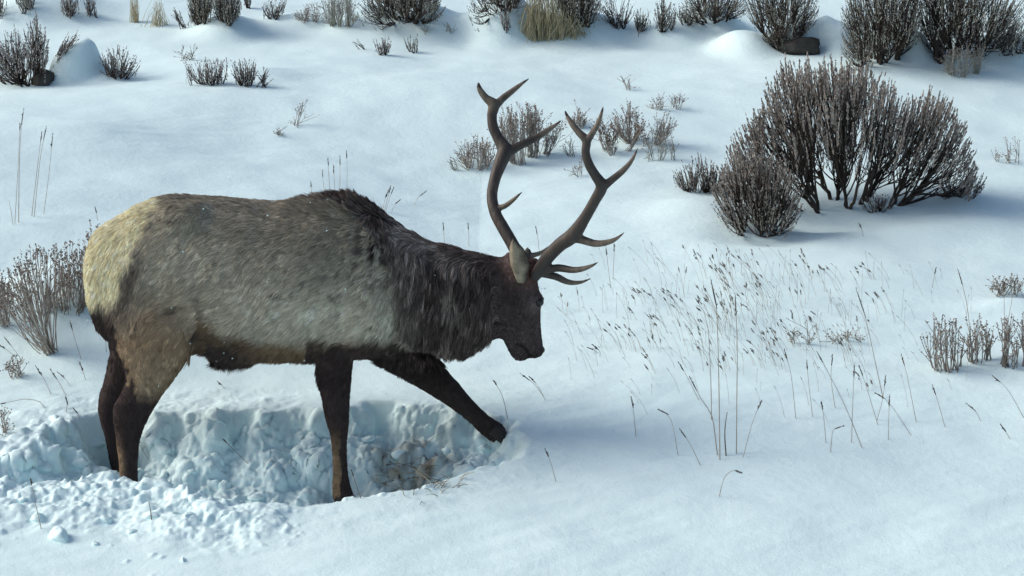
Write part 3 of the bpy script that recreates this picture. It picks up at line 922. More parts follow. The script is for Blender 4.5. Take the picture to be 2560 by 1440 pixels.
# ------------------------------------------------------------------ ears, eyes, nostrils, hooves
m_ear = mat_tone('ear_hide', (.045, .034, .03), (.38, .325, .235), 0.9, 28, 1.2)
def ear(base, tip, face_dir, w):
    mb = MB(); n = 16; k = 9
    ax = tip - base; ln = np.linalg.norm(ax); ax = ax / ln
    f = norm(face_dir - ax * (face_dir @ ax)); s = np.cross(ax, f)
    if s[0] < 0: s = -s
    V = []; T = []
    for i in range(n):
        t = i / (n - 1)
        hw = w * (0.42 + 1.7 * t - 0.2 * t * t) * max(1 - t, 0.0) ** 0.62 if t > 0 else w * 0.42
        hw = w * np.interp(t, [0, .15, .4, .6, .8, .93, 1], [.48, .66, 1.0, .96, .72, .38, .08])
        for j in range(k):
            a = (j / (k - 1) - 0.5) * 2
            cup = (a * a - 0.55) * hw * 0.9
            V.append(base + ax * t * ln + s * a * hw * 0.92 + f * cup + ax * (-0.01) * a * a)
            T.append(0.78 - 0.75 * sstep(0.55, 0.95, np.array(a)) - 0.25 * sstep(.85, 1.0, np.array(t)) + (-0.25 if 0.25 < t < .5 and abs(a) < .35 else 0) - 0.1 * t)
    V = np.array(V)
    i = (np.arange(n - 1)[:, None] * k + np.arange(k - 1)[None]).ravel()
    F = np.stack([i, i + 1, i + k + 1, i + k], -1)
    mb.add(V, F, np.array(T))
    o = mb.build('ear', m_ear, ELK)
    so = o.modifiers.new('thick', 'SOLIDIFY'); so.thickness = 0.006
    me = bpy.data.meshes.new_from_object(o.evaluated_get(bpy.context.evaluated_depsgraph_get())); o.modifiers.clear(); o.data = me
    return o
ear(P(1300, 704, -.075), P(1283, 596, -.135), np.array([.55, .85, .1]), .056)
ear(P(1312, 690, .13), P(1322, 620, .25), np.array([.6, -.5, .1]), .05)

m_eye, nt, b = nodes_of('eye'); b.inputs['Base Color'].default_value = (.012, .009, .008, 1); b.inputs['Roughness'].default_value = 0.12
m_hoof = mat_tone('hoof', (.012, .010, .010), (.06, .05, .045), 0.6, 40, 0.5)
m_nose, nt, b = nodes_of('nose_skin'); b.inputs['Base Color'].default_value = (.012, .011, .012, 1); b.inputs['Roughness'].default_value = 0.4
def ball(c, u, v, w, mat, name, seg=14):
    mb = MB(); rr = []
    for t in np.linspace(-1, 1, seg)[1:-1]:
        s = math.sqrt(1 - t * t)
        rr.append(ell_ring(c + w * t, norm(u), norm(v), np.linalg.norm(u) * s, np.linalg.norm(v) * s))
    loft(mb, rr)
    return mb.build(name, mat, ELK)
for s in (-1, 1):
    ball(HP(.205, .030, .094 * s), h_fro * .020, h_lat * .019, h_len * .022, m_eye, 'eye')
    ball(HP(.452, .036, .046 * s), h_fro * .009, h_lat * .008, h_len * .013, m_nose, 'nostril')

def hoof(c, d, y_side, size=1.0):
    """two pointed toes reaching along d from the pastern end c"""
    d = norm(d); up = norm(np.array([-d[2], 0, d[0]])) if abs(d[0]) > 0.3 else np.array([0, 0, 1.0])
    if up[2] < 0: up = -up
    mb = MB()
    for s in (-1, 1):
        rr = []
        for t, h, w in [(-.045, .030, .018), (-.02, .036, .026), (.015, .034, .027), (.045, .024, .022), (.07, .012, .011), (.078, .004, .004)]:
            cc = c + d * t * size + np.array([0, .024 * s, 0]) + up * (h - .030) * size
            rr.append(ell_ring(cc, up, Yv, h * size, w * size))
        loft(mb, rr)
    return mb.build('hoof', m_hoof, ELK)
hoof(P(862, 1250, -.155), np.array([1, 0, -.25]), 0, 1.0)
hoof(P(328, 1258, -.15), np.array([1, 0, -.2]), 0, 1.0)
hoof(P(308, 1254, .12), np.array([1, 0, -.2]), 0, 1.0)
hoof(P(1246, 1083, .05), np.array([.75, 0, -.6]), 0, 0.9)
# ------------------------------------------------------------------ plants
m_bark = mat_tone('sage_bark', (.022, .017, .015), (.12, .095, .08), 0.9, 80, 0.4)
m_sage = mat_tone('sage_leaf', (.105, .090, .080), (.56, .50, .445), 0.9, 30, 0.25)
m_sage_grey = mat_tone('sage_leaf_grey', (.10, .092, .088), (.56, .52, .49), 0.9, 30, 0.25)
m_sage_far = mat_tone('sage_leaf_grey_green', (.10, .10, .088), (.52, .515, .45), 0.9, 30, 0.25)
m_twig = mat_tone('rabbitbrush_stem', (.13, .11, .095), (.50, .46, .41), 0.9, 60, 0.3)
m_twig_pale = mat_tone('rabbitbrush_pale_stem', (.20, .20, .175), (.46, .46, .41), 0.9, 60, 0.3)
m_head = mat_tone('seed_head', (.10, .075, .062), (.42, .34, .29), 0.9, 60, 0.3)
m_straw = mat_tone('straw', (.30, .26, .16), (.62, .56, .38), 0.8, 60, 0.3)
m_stalk = mat_tone('grass_stalk', (.045, .035, .030), (.46, .42, .36), 0.85, 60, 0.2)
m_rust = mat_tone('rust_seed', (.075, .042, .026), (.22, .14, .09), 0.9, 60, 0.3)

def leaves_along(mb, B, D, Ln, q, ll, lw, spread=0.45, tone0=0.5, tonev=0.11, start=0.05):
    """q narrow leaves round each of the m shoots starting at B along D"""
    m = len(B)
    t = start + (1 - start) * rng.random((m, q))
    c = B[:, None] + D[:, None] * (Ln[:, None] * t)[..., None]
    r = norm(rng.normal(0, 1, (m, q, 3)))
    r = norm(r - D[:, None] * np.sum(r * D[:, None], -1, keepdims=True))
    a = spread * (0.5 + rng.random((m, q)))[..., None] * (1.15 - 0.6 * t[..., None])
    d = norm(D[:, None] * np.cos(a) + r * np.sin(a))
    l = ll * (0.6 + 0.8 * rng.random((m, q)))[..., None] * (1.1 - 0.35 * t[..., None])
    s = norm(np.cross(d, norm(rng.normal(0, 1, (m, q, 3))))) * lw * (0.7 + 0.6 * rng.random((m, q)))[..., None]
    c = c.reshape(-1, 3); d = d.reshape(-1, 3); l = l.reshape(-1, 1); s = s.reshape(-1, 3)
    V = np.stack([c - s * 0.4, c + d * l * 0.55 - s, c + d * l, c + d * l * 0.6 + s], 1).reshape(-1, 3)
    F = np.arange(len(c) * 4).reshape(-1, 4)
    tone = np.clip(tone0 + tonev * rng.normal(0, 1, (m, 1)) * 0.7 + tonev * rng.normal(0, 1, (m, q)) + 0.10 * (t - .5), 0, 1)
    mb.add(V, F, np.repeat(tone.reshape(-1), 4))

def crown_samples(cols, y0, dep, n, bias=1.5, seed=0):
    cols = np.array(cols, float)
    wid = cols[:, 2] - cols[:, 1]
    xs = np.linspace(cols[0, 0], cols[-1, 0], 400)
    top = np.interp(xs, cols[:, 0], cols[:, 1]); bot = np.interp(xs, cols[:, 0], cols[:, 2])
    w = np.maximum(bot - top, 4); w = w / w.sum()
    i = rng.choice(400, n, p=w)
    rag = 0.17 * (bot - top) * noise2(xs / 26.0, xs * 0 + cols[0, 1] * .37, 17) + 0.06 * (bot - top) * noise2(xs / 9.0, xs * 0 + cols[0, 0] * .11, 18)
    top = top - rag
    px = xs[i] + rng.normal(0, (cols[-1, 0] - cols[0, 0]) / 220, n)
    u = rng.random(n) ** bias
    row = top[i] + (bot[i] - top[i]) * u + rng.normal(0, 3, n)
    edge = 1 - np.abs((px - (cols[0, 0] + cols[-1, 0]) / 2) / ((cols[-1, 0] - cols[0, 0]) / 2 + 1)) ** 2
    half = dep * np.sqrt(np.clip(0.15 + 0.85 * edge, 0.1, 1)) * np.sqrt(np.clip(0.25 + u, 0, 1))
    sp = rng.random(n) < 0.07
    row = np.where(sp, top[i] - np.abs(rng.normal(0, .07, n)) * (bot[i] - top[i]) - 4, row)
    y = y0 + (rng.random(n) * 2 - 1) * half
    return P(px, row, y)

def foot_points(feet):
    g = G(np.array([f[0] for f in feet]), np.array([f[1] for f in feet]))
    g[:, 2] -= 0.02
    return g

def sagebrush(label, feet, cols, n_tip, dep=0.5, tip_len=0.12, leaf_q=16, leaf=(0.018, 0.0038), hubs=None, mat=None, group='sagebrush shrubs standing in the snow',
              trunk_r=0.017, split_stems=False, name='sagebrush', out=0.35, tone0=0.5, sub=9, bias=1.5):
    F = foot_points(feet)
    if feet[0][1] < 260: n_tip = int(n_tip * (0.95 if feet[0][1] < 160 and n_tip > 150 else 0.7)); tip_len *= 1.2; out *= 1.9; bias = 1.2; leaf_q = int(leaf_q * 1.25)
    y0 = float(F[:, 1].mean())
    root = empty(name, tuple(F.mean(0)))
    tag(root, label, 'shrub', group)
    T = crown_samples(cols, y0, dep, n_tip, bias)
    ctr = F.mean(0)
    D = norm(np.array([0, 0, 1.0]) + out * norm(T - ctr) * np.array([1, 1, 0.3]) + rng.normal(0, .11 if feet[0][1] > 260 else .20, T.shape))
    Ln = tip_len * (0.6 + 0.8 * rng.random(len(T)))
    Bs = T - D * Ln[:, None]
    gb = height_at(Bs[:, 0], Bs[:, 1])
    Bs[:, 2] = np.maximum(Bs[:, 2], gb + 0.01)
    nh = hubs or max(2, len(feet))
    # trunks: each tip belongs to the trunk whose heading is nearest
    hub_i = rng.choice(len(Bs), min(nh * 3, len(Bs)), replace=False)
    hubp = Bs[hub_i]
    # spread them: farthest-point choice
    ch = [0]
    while len(ch) < min(nh, len(hubp)):
        dd = np.min(np.linalg.norm(hubp[:, None] - hubp[ch][None], axis=-1), 1)
        ch.append(int(np.argmax(dd)))
    hubp = hubp[ch]
    hx = ctr[0] + 0.42 * (hubp[:, 0] - ctr[0])
    foot_of = np.argmin(np.abs(hx[:, None] - F[None, :, 0]) + 0.3 * np.abs(hubp[:, None, 1] - F[None, :, 1]), 1)
    own = np.argmin(np.linalg.norm(Bs[:, None] - hubp[None], axis=-1), 1)
    fol = MB(); groups = {}; leaf_tone = tone0 + 0.16 * noise3(T, 3.2, 8)
    for h in range(len(hubp)):
        sel = np.where(own == h)[0]
        if len(sel) == 0: continue
        f = F[foot_of[h]] + np.array([rng.normal(0, .012), rng.normal(0, .012), -0.03])
        cen = Bs[sel].mean(0); lowz = Bs[sel, 2].min()
        hp = f + (cen - f) * 0.52; hp[2] = min(hp[2], max(f[2] + 0.05, cen[2] - 0.08))
        smb = groups.setdefault(int(foot_of[h]) if split_stems else 0, MB())
        c1 = f + (hp - f) * np.array([.62, .62, .36]) + rng.normal(0, .012, 3)
        pts = bezier(f[None], c1[None], hp[None], 7)
        pts[0, 1:-1] += rng.normal(0, .006, (5, 3))
        rt = trunk_r * (0.7 + 0.5 * rng.random())
        tubes(smb, pts, np.linspace(rt, rt * 0.6, 7)[None], 6, rng.random() * 0.4 + 0.1)
        ns = max(1, min(len(sel), int(round(len(sel) / sub)))) 
        si = rng.choice(sel, ns, replace=False)
        t_on = 0.45 + 0.55 * rng.random(ns)
        k_ = np.clip((t_on * 6).astype(int), 0, 6)
        st = pts[0, k_]
        sp = st + (Bs[si] - st) * (0.55 + 0.15 * rng.random((ns, 1)))
        c2 = st + (sp - st) * np.array([.65, .65, .35]) + rng.normal(0, .010, (ns, 3))
        sp_pts = bezier(st, c2, sp, 5)
        tubes(smb, sp_pts, np.linspace(rt * .5, .0030, 5)[None] * np.ones((ns, 1)), 4, rng.random(ns) * 0.5)
        near = np.argmin(np.linalg.norm(Bs[sel][:, None] - sp[None], axis=-1), 1)
        a = sp_pts[near, rng.integers(2, 5, len(sel))]
        e = Bs[sel] + D[sel] * (Ln[sel] * 0.75)[:, None]
        c3 = a + (Bs[sel] - a) * np.array([.7, .7, .45])
        tubes(smb, bezier(a, c3, e, 5), np.linspace(.0034, .0014, 5)[None] * np.ones((len(sel), 1)), 3, rng.random(len(sel)) * 0.7)
    leaves_along(fol, Bs, D, Ln, leaf_q, leaf[0], leaf[1], spread=0.26, tone0=leaf_tone[:, None])
    for k, smb in groups.items():
        smb.build('stem' if split_stems else 'branchwork', m_bark, root)
    o = fol.build('foliage', mat or m_sage_grey, root, smooth=False)
    o['kind'] = 'stuff'
    return root

def rabbitbrush(label, feet, cols, n_tip, dep=0.2, head_q=7, head=(0.011, 0.0036), stem_r=0.0020, mat=None, hmat=None, group='rabbitbrush clumps poking through the snow',
                name='rabbitbrush', fork=3, head_len=0.035, tone0=0.5, cat='shrub'):
    F = foot_points(feet)
    root = empty(name, tuple(F.mean(0)))
    tag(root, label, cat, group)
    n_tip = max(6, int(n_tip * 0.36))
    T = crown_samples(cols, float(F[:, 1].mean()), dep, n_tip, 1.2)
    fo = np.argmin(np.abs(T[:, None, 0] - F[None, :, 0]), 1)
    f = F[fo] + rng.normal(0, .018, T.shape) * np.array([1, 1, 0])
    f[:, 2] = height_at(f[:, 0], f[:, 1]) - 0.015
    c = f + (T - f) * np.array([.74, .74, .40]) + rng.normal(0, .014, T.shape)
    sm = MB()
    pts = bezier(f, c, T, 6)
    tubes(sm, pts, np.linspace(stem_r * 1.5, stem_r * 0.6, 6)[None] * (0.7 + .6 * rng.random((len(T), 1))), 3, np.clip(tone0 + .25 * rng.normal(0, 1, len(T)), 0, 1))
    ends = [T]; dirs = [norm(pts[:, -1] - pts[:, -2])]
    for k in range(fork):
        st = pts[np.arange(len(T)), rng.integers(2, 5, len(T))]
        en = st + (T - st) * (0.6 + 0.45 * rng.random((len(T), 1))) + rng.normal(0, .030, T.shape) * np.array([1, 1, .5])
        en[:, 2] = np.maximum(en[:, 2], height_at(en[:, 0], en[:, 1]) + 0.01)
        tubes(sm, bezier(st, (st + en) / 2 + rng.normal(0, .006, T.shape), en, 4), np.linspace(stem_r, stem_r * .5, 4)[None] * np.ones((len(T), 1)), 3, np.clip(tone0 + .25 * rng.normal(0, 1, len(T)), 0, 1))
        ends.append(en); dirs.append(norm(en - st))
    sm.build('branchwork', mat or m_twig, root)
    if head_q:
        E = np.concatenate(ends); Dd = np.concatenate(dirs)
        hb = MB()
        leaves_along(hb, E - Dd * head_len * .6, Dd, np.full(len(E), head_len), head_q, head[0], head[1], 0.7, tone0=0.5)
        o = hb.build('seed_heads', hmat or m_head, root, smooth=False); o['kind'] = 'stuff'
    return root

def grass_tuft(label, foot, cols, n, dep=0.12, r=0.0022, mat=None, name='grass_tuft', group='bunches of dry grass standing in the snow', spread=0.05, head=True):
    F = foot_points(foot)
    T = crown_samples(cols, float(F[:, 1].mean()), dep, n, 1.0)
    fo = np.argmin(np.abs(T[:, None, 0] - F[None, :, 0]), 1)
    f = F[fo] + rng.normal(0, spread, T.shape) * np.array([1, .6, 0])
    f[:, 2] = height_at(f[:, 0], f[:, 1]) - 0.015
    c = f + (T - f) * np.array([.35, .35, .6])
    mb = MB()
    tubes(mb, bezier(f, c, T, 5), np.linspace(r, r * .35, 5)[None] * (0.6 + .8 * rng.random((n, 1))), 3, np.clip(.5 + .28 * rng.normal(0, 1, n), 0, 1))
    o_loc = F.mean(0)
    root = empty(name, tuple(o_loc))
    tag(root, label, 'grass', group)
    mb.build('blades', mat or m_straw, root)['kind'] = 'stuff'
    return root

# ---- the big shrub at the right and its neighbours
sagebrush('largest brown sagebrush of the open slope, spreading fan on bare dark stems', 
          [(2055, 524), (2028, 522), (2120, 516), (2150, 505), (2210, 518), (2095, 500)],
          [(1800, 430, 490), (1830, 352, 470), (1860, 312, 455), (1900, 262, 420), (1940, 186, 395), (2000, 170, 375), (2080, 160, 365), (2150, 168, 365), (2200, 186, 365), (2240, 232, 370),
           (2268, 258, 380), (2300, 250, 385), (2345, 238, 395), (2380, 265, 410), (2420, 325, 435), (2444, 405, 475)],
          1250, dep=0.55, tip_len=0.165, leaf_q=30, leaf=(0.024, 0.0042), hubs=20, split_stems=True, trunk_r=0.015, sub=9, bias=1.6, mat=m_sage, out=.5)
sagebrush('low sagebrush lobe crouching at the front left foot of the largest sagebrush', [(1905, 585), (1925, 584), (1862, 582), (1950, 580)],
          [(1772, 440, 490), (1800, 425, 540), (1830, 395, 575), (1880, 380, 570), (1930, 388, 560), (1975, 430, 570), (2012, 470, 575)], 460, dep=0.32, tip_len=0.14, leaf_q=19, hubs=10, trunk_r=0.010, split_stems=True, out=.9, mat=m_sage)
sagebrush('short row of sagebrush sprigs sticking out left of the largest sagebrush', [(1700, 488), (1745, 478), (1790, 470), (1815, 480)],
          [(1680, 450, 480), (1700, 420, 475), (1740, 405, 465), (1780, 408, 465), (1825, 425, 480)], 150, dep=0.12, tip_len=0.11, leaf_q=14, hubs=6, trunk_r=0.006)
sagebrush('dark sagebrush sprigs lying low at the right tip of the largest sagebrush', [(2330, 492), (2390, 490), (2430, 492)],
          [(2330, 470, 490), (2380, 455, 490), (2430, 445, 488), (2470, 440, 475)], 90, dep=0.15, tip_len=0.10, leaf_q=9, hubs=5, trunk_r=0.006, out=0.9)
sagebrush('small dark twiggy seedling in front of the stems of the largest sagebrush', [(2195, 530), (2205, 528)],
          [(2150, 500, 525), (2190, 490, 525), (2240, 492, 525)], 50, dep=0.12, tip_len=0.07, leaf_q=6, hubs=4, trunk_r=0.005, out=0.7)

# ---- upper left
sagebrush('dark sagebrush at the left picture edge beside the square snow block', [(75, 214), (88, 212), (62, 210)],
          [(-50, 100, 175), (0, 92, 180), (30, 85, 170), (60, 75, 165), (82, 44, 150), (105, 60, 150), (125, 85, 150)], 420, dep=0.4, tip_len=0.12, leaf_q=14, hubs=10, trunk_r=0.02, split_stems=True)
sagebrush('single sagebrush branch leaning right over the square snow block', [(130, 172)],
          [(140, 135, 165), (165, 105, 150), (185, 96, 140), (200, 100, 130)], 60, dep=0.12, tip_len=0.10, leaf_q=12, hubs=3, trunk_r=0.010, out=0.9)
sagebrush('rounded sagebrush sprig just right of the square snow block', [(280, 192), (300, 194)],
          [(248, 145, 185), (270, 125, 180), (300, 114, 175), (325, 130, 180), (352, 160, 195)], 130, dep=0.2, tip_len=0.11, leaf_q=13, hubs=5, trunk_r=0.007, out=0.6)
sagebrush('left one of two dark sagebrush sprigs side by side on the left slope', [(485, 216), (520, 208), (550, 210)],
          [(460, 175, 210), (490, 160, 205), (515, 165, 200), (548, 145, 200), (572, 160, 205)], 120, dep=0.12, tip_len=0.12, leaf_q=14, hubs=6, trunk_r=0.006, out=0.2)
sagebrush('right one of two dark sagebrush sprigs side by side on the left slope', [(605, 214), (625, 214)],
          [(578, 165, 208), (605, 150, 205), (625, 155, 205), (645, 165, 208)], 85, dep=0.12, tip_len=0.12, leaf_q=14, hubs=5, trunk_r=0.006, out=0.45)
sagebrush('small leaning sprig at the right end of the two dark sprigs', [(655, 218)],
          [(640, 200, 215), (665, 172, 212), (684, 200, 216)], 26, dep=0.08, tip_len=0.10, leaf_q=12, hubs=3, trunk_r=0.005, out=0.8)
rabbitbrush('faint pale sprig above the two dark sagebrush sprigs', [(458, 150), (470, 152)], [(430, 138, 150), (462, 110, 145), (490, 125, 150)], 26, dep=0.1, head_q=5, mat=m_twig_pale)
sagebrush('leafy sprig cut by the left end of the top edge', [(-8, 42), (6, 40)], [(-30, 0, 35), (0, -30, 30), (20, 5, 32)], 60, dep=0.2, tip_len=0.13, leaf_q=12, hubs=4, trunk_r=0.008)
sagebrush('dark low shrub behind the far left snow drift', [(50, 22), (85, 22)], [(30, 2, 16), (60, -30, 12), (95, -20, 15)], 90, dep=0.25, tip_len=0.12, leaf_q=11, hubs=5, trunk_r=0.012, mat=m_sage_far)
sagebrush('upright sagebrush sprig with a dark foot right of the far left drift', [(172, 38)], [(150, -10, 30), (172, -30, 30), (202, -5, 30)], 80, dep=0.2, tip_len=0.13, leaf_q=13, hubs=4, trunk_r=0.010)
sagebrush('narrow sagebrush sprig with a side twig near the top left', [(225, 38), (240, 42)], [(208, 5, 35), (225, -15, 34), (245, 25, 40)], 50, dep=0.12, tip_len=0.12, leaf_q=12, hubs=4, trunk_r=0.007)
grass_tuft('thin straw coloured grass stand left of a fainter straw stand', [(336, 55), (342, 56)], [(322, -30, 30), (336, -30, 20), (350, -20, 40)], 60, mat=m_straw, spread=0.03)
grass_tuft('faint straw grass stand between the thin straw stand and the twin shrubs', [(392, 64), (400, 64)], [(376, 10, 50), (395, -20, 40), (412, 15, 50)], 60, mat=m_straw, spread=0.05)
sagebrush('bare forked twig lying left of the twin shrubs at the top edge', [(464, 70)], [(428, 25, 55), (445, 20, 55)], 30, dep=0.08, tip_len=0.10, leaf_q=4, hubs=2, trunk_r=0.008, out=1.0)
sagebrush('left brown shrub of the twin shrubs at the top edge', [(500, 60), (512, 60), (488, 58)], [(466, -20, 40), (495, -70, 45), (535, -40, 45)], 260, dep=0.35, tip_len=0.13, leaf_q=12, hubs=7, trunk_r=0.016, mat=m_sage_far)
sagebrush('right olive shrub of the twin shrubs at the top edge', [(555, 50), (570, 52)], [(528, -20, 40), (560, -70, 45), (605, -10, 42)], 260, dep=0.35, tip_len=0.13, leaf_q=12, hubs=7, trunk_r=0.012, mat=m_sage_far)
sagebrush('small dark leafy sprig right behind the twin shrubs', [(622, 20)], [(608, -10, 15), (630, -10, 15)], 40, dep=0.1, tip_len=0.12, leaf_q=12, hubs=3, trunk_r=0.006)
sagebrush('dark upright sprig with a leaning twig left of the pale feathery bush', [(670, 46), (690, 46)], [(654, 18, 42), (680, 2, 40), (705, 12, 42), (722, 8, 38)], 70, dep=0.14, tip_len=0.11, leaf_q=11, hubs=4, trunk_r=0.007)
rabbitbrush('grey green twiggy tuft close left of the pale feathery bush', [(760, 54), (785, 56)], [(738, 30, 50), (770, 12, 48), (800, 18, 52)], 90, dep=0.16, head_q=4, mat=m_twig)
rabbitbrush('pale feathery bush at the top edge leaning right', [(850, 66), (870, 66), (835, 62)], [(798, 10, 55), (840, -30, 50), (880, -20, 55), (900, 30, 60)], 260, dep=0.3, head_q=4, mat=m_twig_pale, hmat=m_twig_pale)

# ---- upper middle
sagebrush('dark wide shrub with thick stems at the top edge left of the snow hump', [(1022, 48), (1045, 48), (1005, 48), (1060, 46)],
          [(894, 5, 48), (930, -40, 45), (1000, -90, 30), (1060, -80, 30), (1100, -20, 35), (1118, 5, 40)], 620, dep=0.6, tip_len=0.13, leaf_q=11, hubs=14, trunk_r=0.026, mat=m_sage_far, split_stems=True)
sagebrush('spidery dark shrub hanging over the left side of the snow hump', [(1230, 30), (1260, 20), (1300, 24)], [(1165, 20, 50), (1200, -10, 40), (1240, -60, 10), (1320, -60, 15)], 260, dep=0.4, tip_len=0.12, leaf_q=9, hubs=9, trunk_r=0.014, mat=m_sage_far)
sagebrush('small dry sprig growing on the face of the snow hump', [(1270, 76)], [(1250, 20, 45), (1262, 18, 60), (1275, 50, 72)], 34, dep=0.08, tip_len=0.09, leaf_q=9, hubs=3, trunk_r=0.005)
grass_tuft('big blond bunch of dry grass standing in front of the dark shrubs', [(1325, 92), (1345, 94), (1365, 94), (1385, 93), (1405, 92), (1425, 90), (1440, 88)],
           [(1312, 5, 80), (1335, -40, 60), (1370, -40, 60), (1400, 5, 70), (1430, 30, 80), (1452, 48, 85)], 620, dep=0.25, r=0.0030, spread=0.05)
sagebrush('dark shrub with heavy stems right behind the blond grass bunch', [(1440, 52), (1465, 54), (1480, 54), (1420, 48)], [(1380, -60, 35), (1420, -80, 30), (1470, -80, 30), (1505, -40, 40)],
          460, dep=0.45, tip_len=0.13, leaf_q=10, hubs=11, trunk_r=0.024, mat=m_sage_far)
sagebrush('left bare twig fan between the blond grass and the paired sprigs', [(1545, 68), (1555, 70)], [(1492, 10, 50), (1515, -20, 45), (1545, 0, 55), (1575, -10, 45), (1592, 5, 40)], 110, dep=0.2, tip_len=0.11, leaf_q=4, hubs=7, trunk_r=0.010, out=0.7)
sagebrush('left small dark tuft of the paired sprigs on the drift', [(1600, 80), (1612, 80)], [(1582, 40, 75), (1605, 15, 70), (1625, 50, 75)], 70, dep=0.14, tip_len=0.10, leaf_q=9, hubs=4, trunk_r=0.006, mat=m_sage_far)
sagebrush('right taller dark tuft of the paired sprigs on the drift', [(1655, 76), (1668, 76)], [(1635, 10, 70), (1660, -15, 65), (1692, 20, 70)], 110, dep=0.18, tip_len=0.11, leaf_q=10, hubs=5, trunk_r=0.007, mat=m_sage_far)
rabbitbrush('tiny pale twigs left on the drift below the dark wide shrub', [(1062, 82)], [(1050, 66, 78), (1078, 66, 78)], 14, dep=0.05, head_q=0, mat=m_twig_pale)
rabbitbrush('tiny pale twigs right on the drift below the dark wide shrub', [(1126, 82)], [(1112, 60, 78), (1138, 62, 78)], 14, dep=0.05, head_q=0, mat=m_twig_pale)
sagebrush('bare slanting twig left of the brown flowered sprig high on the slope', [(915, 124)], [(880, 104, 118), (905, 112, 120)], 12, dep=0.05, tip_len=0.08, leaf_q=3, hubs=2, trunk_r=0.004, out=1.0)
sagebrush('brown flowered sprig alone high on the open slope', [(955, 138), (965, 136)], [(932, 118, 135), (945, 108, 132), (960, 95, 130), (980, 118, 132)], 46, dep=0.08, tip_len=0.09, leaf_q=11, hubs=4, trunk_r=0.005)
sagebrush('small dark sprig right of the brown flowered sprig', [(1025, 130), (1035, 132)], [(1010, 108, 122), (1030, 106, 126), (1045, 104, 126)], 30, dep=0.08, tip_len=0.09, leaf_q=9, hubs=3, trunk_r=0.005, mat=m_sage_far)

# ---- upper right
sagebrush('tangled dark twigs with snow between them at the top edge', [(1765, 52), (1780, 50), (1810, 44), (1740, 58)], [(1700, -10, 45), (1740, -40, 30), (1800, -50, 20), (1850, -30, 25), (1880, -10, 30)],
          300, dep=0.5, tip_len=0.12, leaf_q=8, hubs=10, trunk_r=0.014, mat=m_sage_far, out=0.6)
sagebrush('low twiggy shrub at the left of the tangled dark twigs', [(1720, 60)], [(1690, 25, 55), (1715, 15, 52), (1745, 25, 55)], 70, dep=0.2, tip_len=0.09, leaf_q=8, hubs=4, trunk_r=0.006, mat=m_sage_far)
sagebrush('olive shrub growing over the dark rock face and its snow mound', [(1960, 115), (1985, 110), (2000, 66), (1940, 120)], [(1862, -20, 40), (1900, -50, 40), (1950, -60, 60), (2000, -50, 60), (2050, -10, 45)],
          430, dep=0.5, tip_len=0.13, leaf_q=11, hubs=12, trunk_r=0.014, mat=m_sage_far, out=0.5)
sagebrush('dark twigs spilling down the left front of the dark rock face', [(1965, 128), (1985, 130), (1945, 124)], [(1905, 95, 118), (1940, 75, 118), (1985, 80, 122), (2020, 90, 125)], 230, dep=0.16, tip_len=0.10, leaf_q=8, hubs=6, trunk_r=0.007, mat=m_sage_far, out=0.6)
sagebrush('left half of the tall grey green shrub thicket at the top right', [(2180, 152), (2200, 154), (2240, 146), (2160, 150), (2290, 120)],
          [(2100, 30, 120), (2125, -20, 150), (2180, -60, 120), (2240, -60, 90), (2310, -60, 85)], 900, dep=0.7, tip_len=0.13, leaf_q=11, hubs=18, trunk_r=0.016, mat=m_sage_far, split_stems=True)
sagebrush('right half of the tall grey green shrub thicket at the top right', [(2335, 156), (2352, 156), (2380, 140), (2420, 132), (2440, 126), (2400, 140)],
          [(2290, -60, 80), (2350, -70, 85), (2420, -70, 80), (2480, -50, 85), (2530, -20, 90), (2570, 0, 95)], 900, dep=0.7, tip_len=0.13, leaf_q=11, hubs=18, trunk_r=0.024, mat=m_sage_far, split_stems=True)
sagebrush('dark low shrub cut by the right picture edge under the thicket', [(2500, 122), (2540, 120), (2580, 122)], [(2470, 85, 118), (2510, 70, 115), (2560, 80, 118), (2600, 80, 118)], 170, dep=0.4, tip_len=0.11, leaf_q=10, hubs=7, trunk_r=0.010, mat=m_sage_far)
rabbitbrush('left pale bush of two standing before the thicket', [(2395, 192), (2410, 194), (2380, 186)], [(2360, 145, 180), (2390, 112, 170), (2425, 112, 180)], 120, dep=0.2, head_q=5, mat=m_twig_pale, hmat=m_twig)
rabbitbrush('right smaller pale bush of two standing before the thicket', [(2440, 184)], [(2422, 135, 175), (2445, 108, 170), (2462, 130, 170)], 70, dep=0.15, head_q=5, mat=m_twig_pale, hmat=m_twig)

# ---- behind the antlers
G1 = 'grey rabbitbrush behind the antlers'
rabbitbrush('dense grey brush standing between the two antlers, larger left fan', [(1292, 410), (1305, 412), (1280, 405)], [(1250, 290, 340), (1275, 272, 330), (1300, 268, 330), (1312, 290, 340)], 130, dep=0.16, head_q=7, group=G1)
rabbitbrush('dense grey brush right beside the larger fan between the antlers', [(1325, 392), (1335, 392)], [(1308, 280, 340), (1330, 265, 330), (1358, 290, 340)], 110, dep=0.14, head_q=7, group=G1)
rabbitbrush('slanting grey sprig right of the dense brush between the antlers', [(1352, 388), (1362, 386)], [(1360, 320, 370), (1385, 310, 350), (1405, 310, 340)], 60, dep=0.1, head_q=5, group=G1)
rabbitbrush('low grey brush left of the upper far antler', [(1200, 426), (1215, 418), (1175, 420)], [(1142, 370, 405), (1160, 352, 400), (1195, 345, 395), (1240, 360, 405)], 150, dep=0.18, head_q=5, group=G1)
rabbitbrush('faint thin sprig at the left foot of the low grey brush', [(1150, 426)], [(1120, 405, 422), (1140, 398, 420)], 16, dep=0.06, head_q=0, mat=m_twig_pale, group=G1)
rabbitbrush('small grey tuft seen between the tines of the near antler', [(1440, 316), (1450, 318)], [(1428, 285, 308), (1446, 274, 305), (1466, 285, 308)], 60, dep=0.1, head_q=5, group=G1)
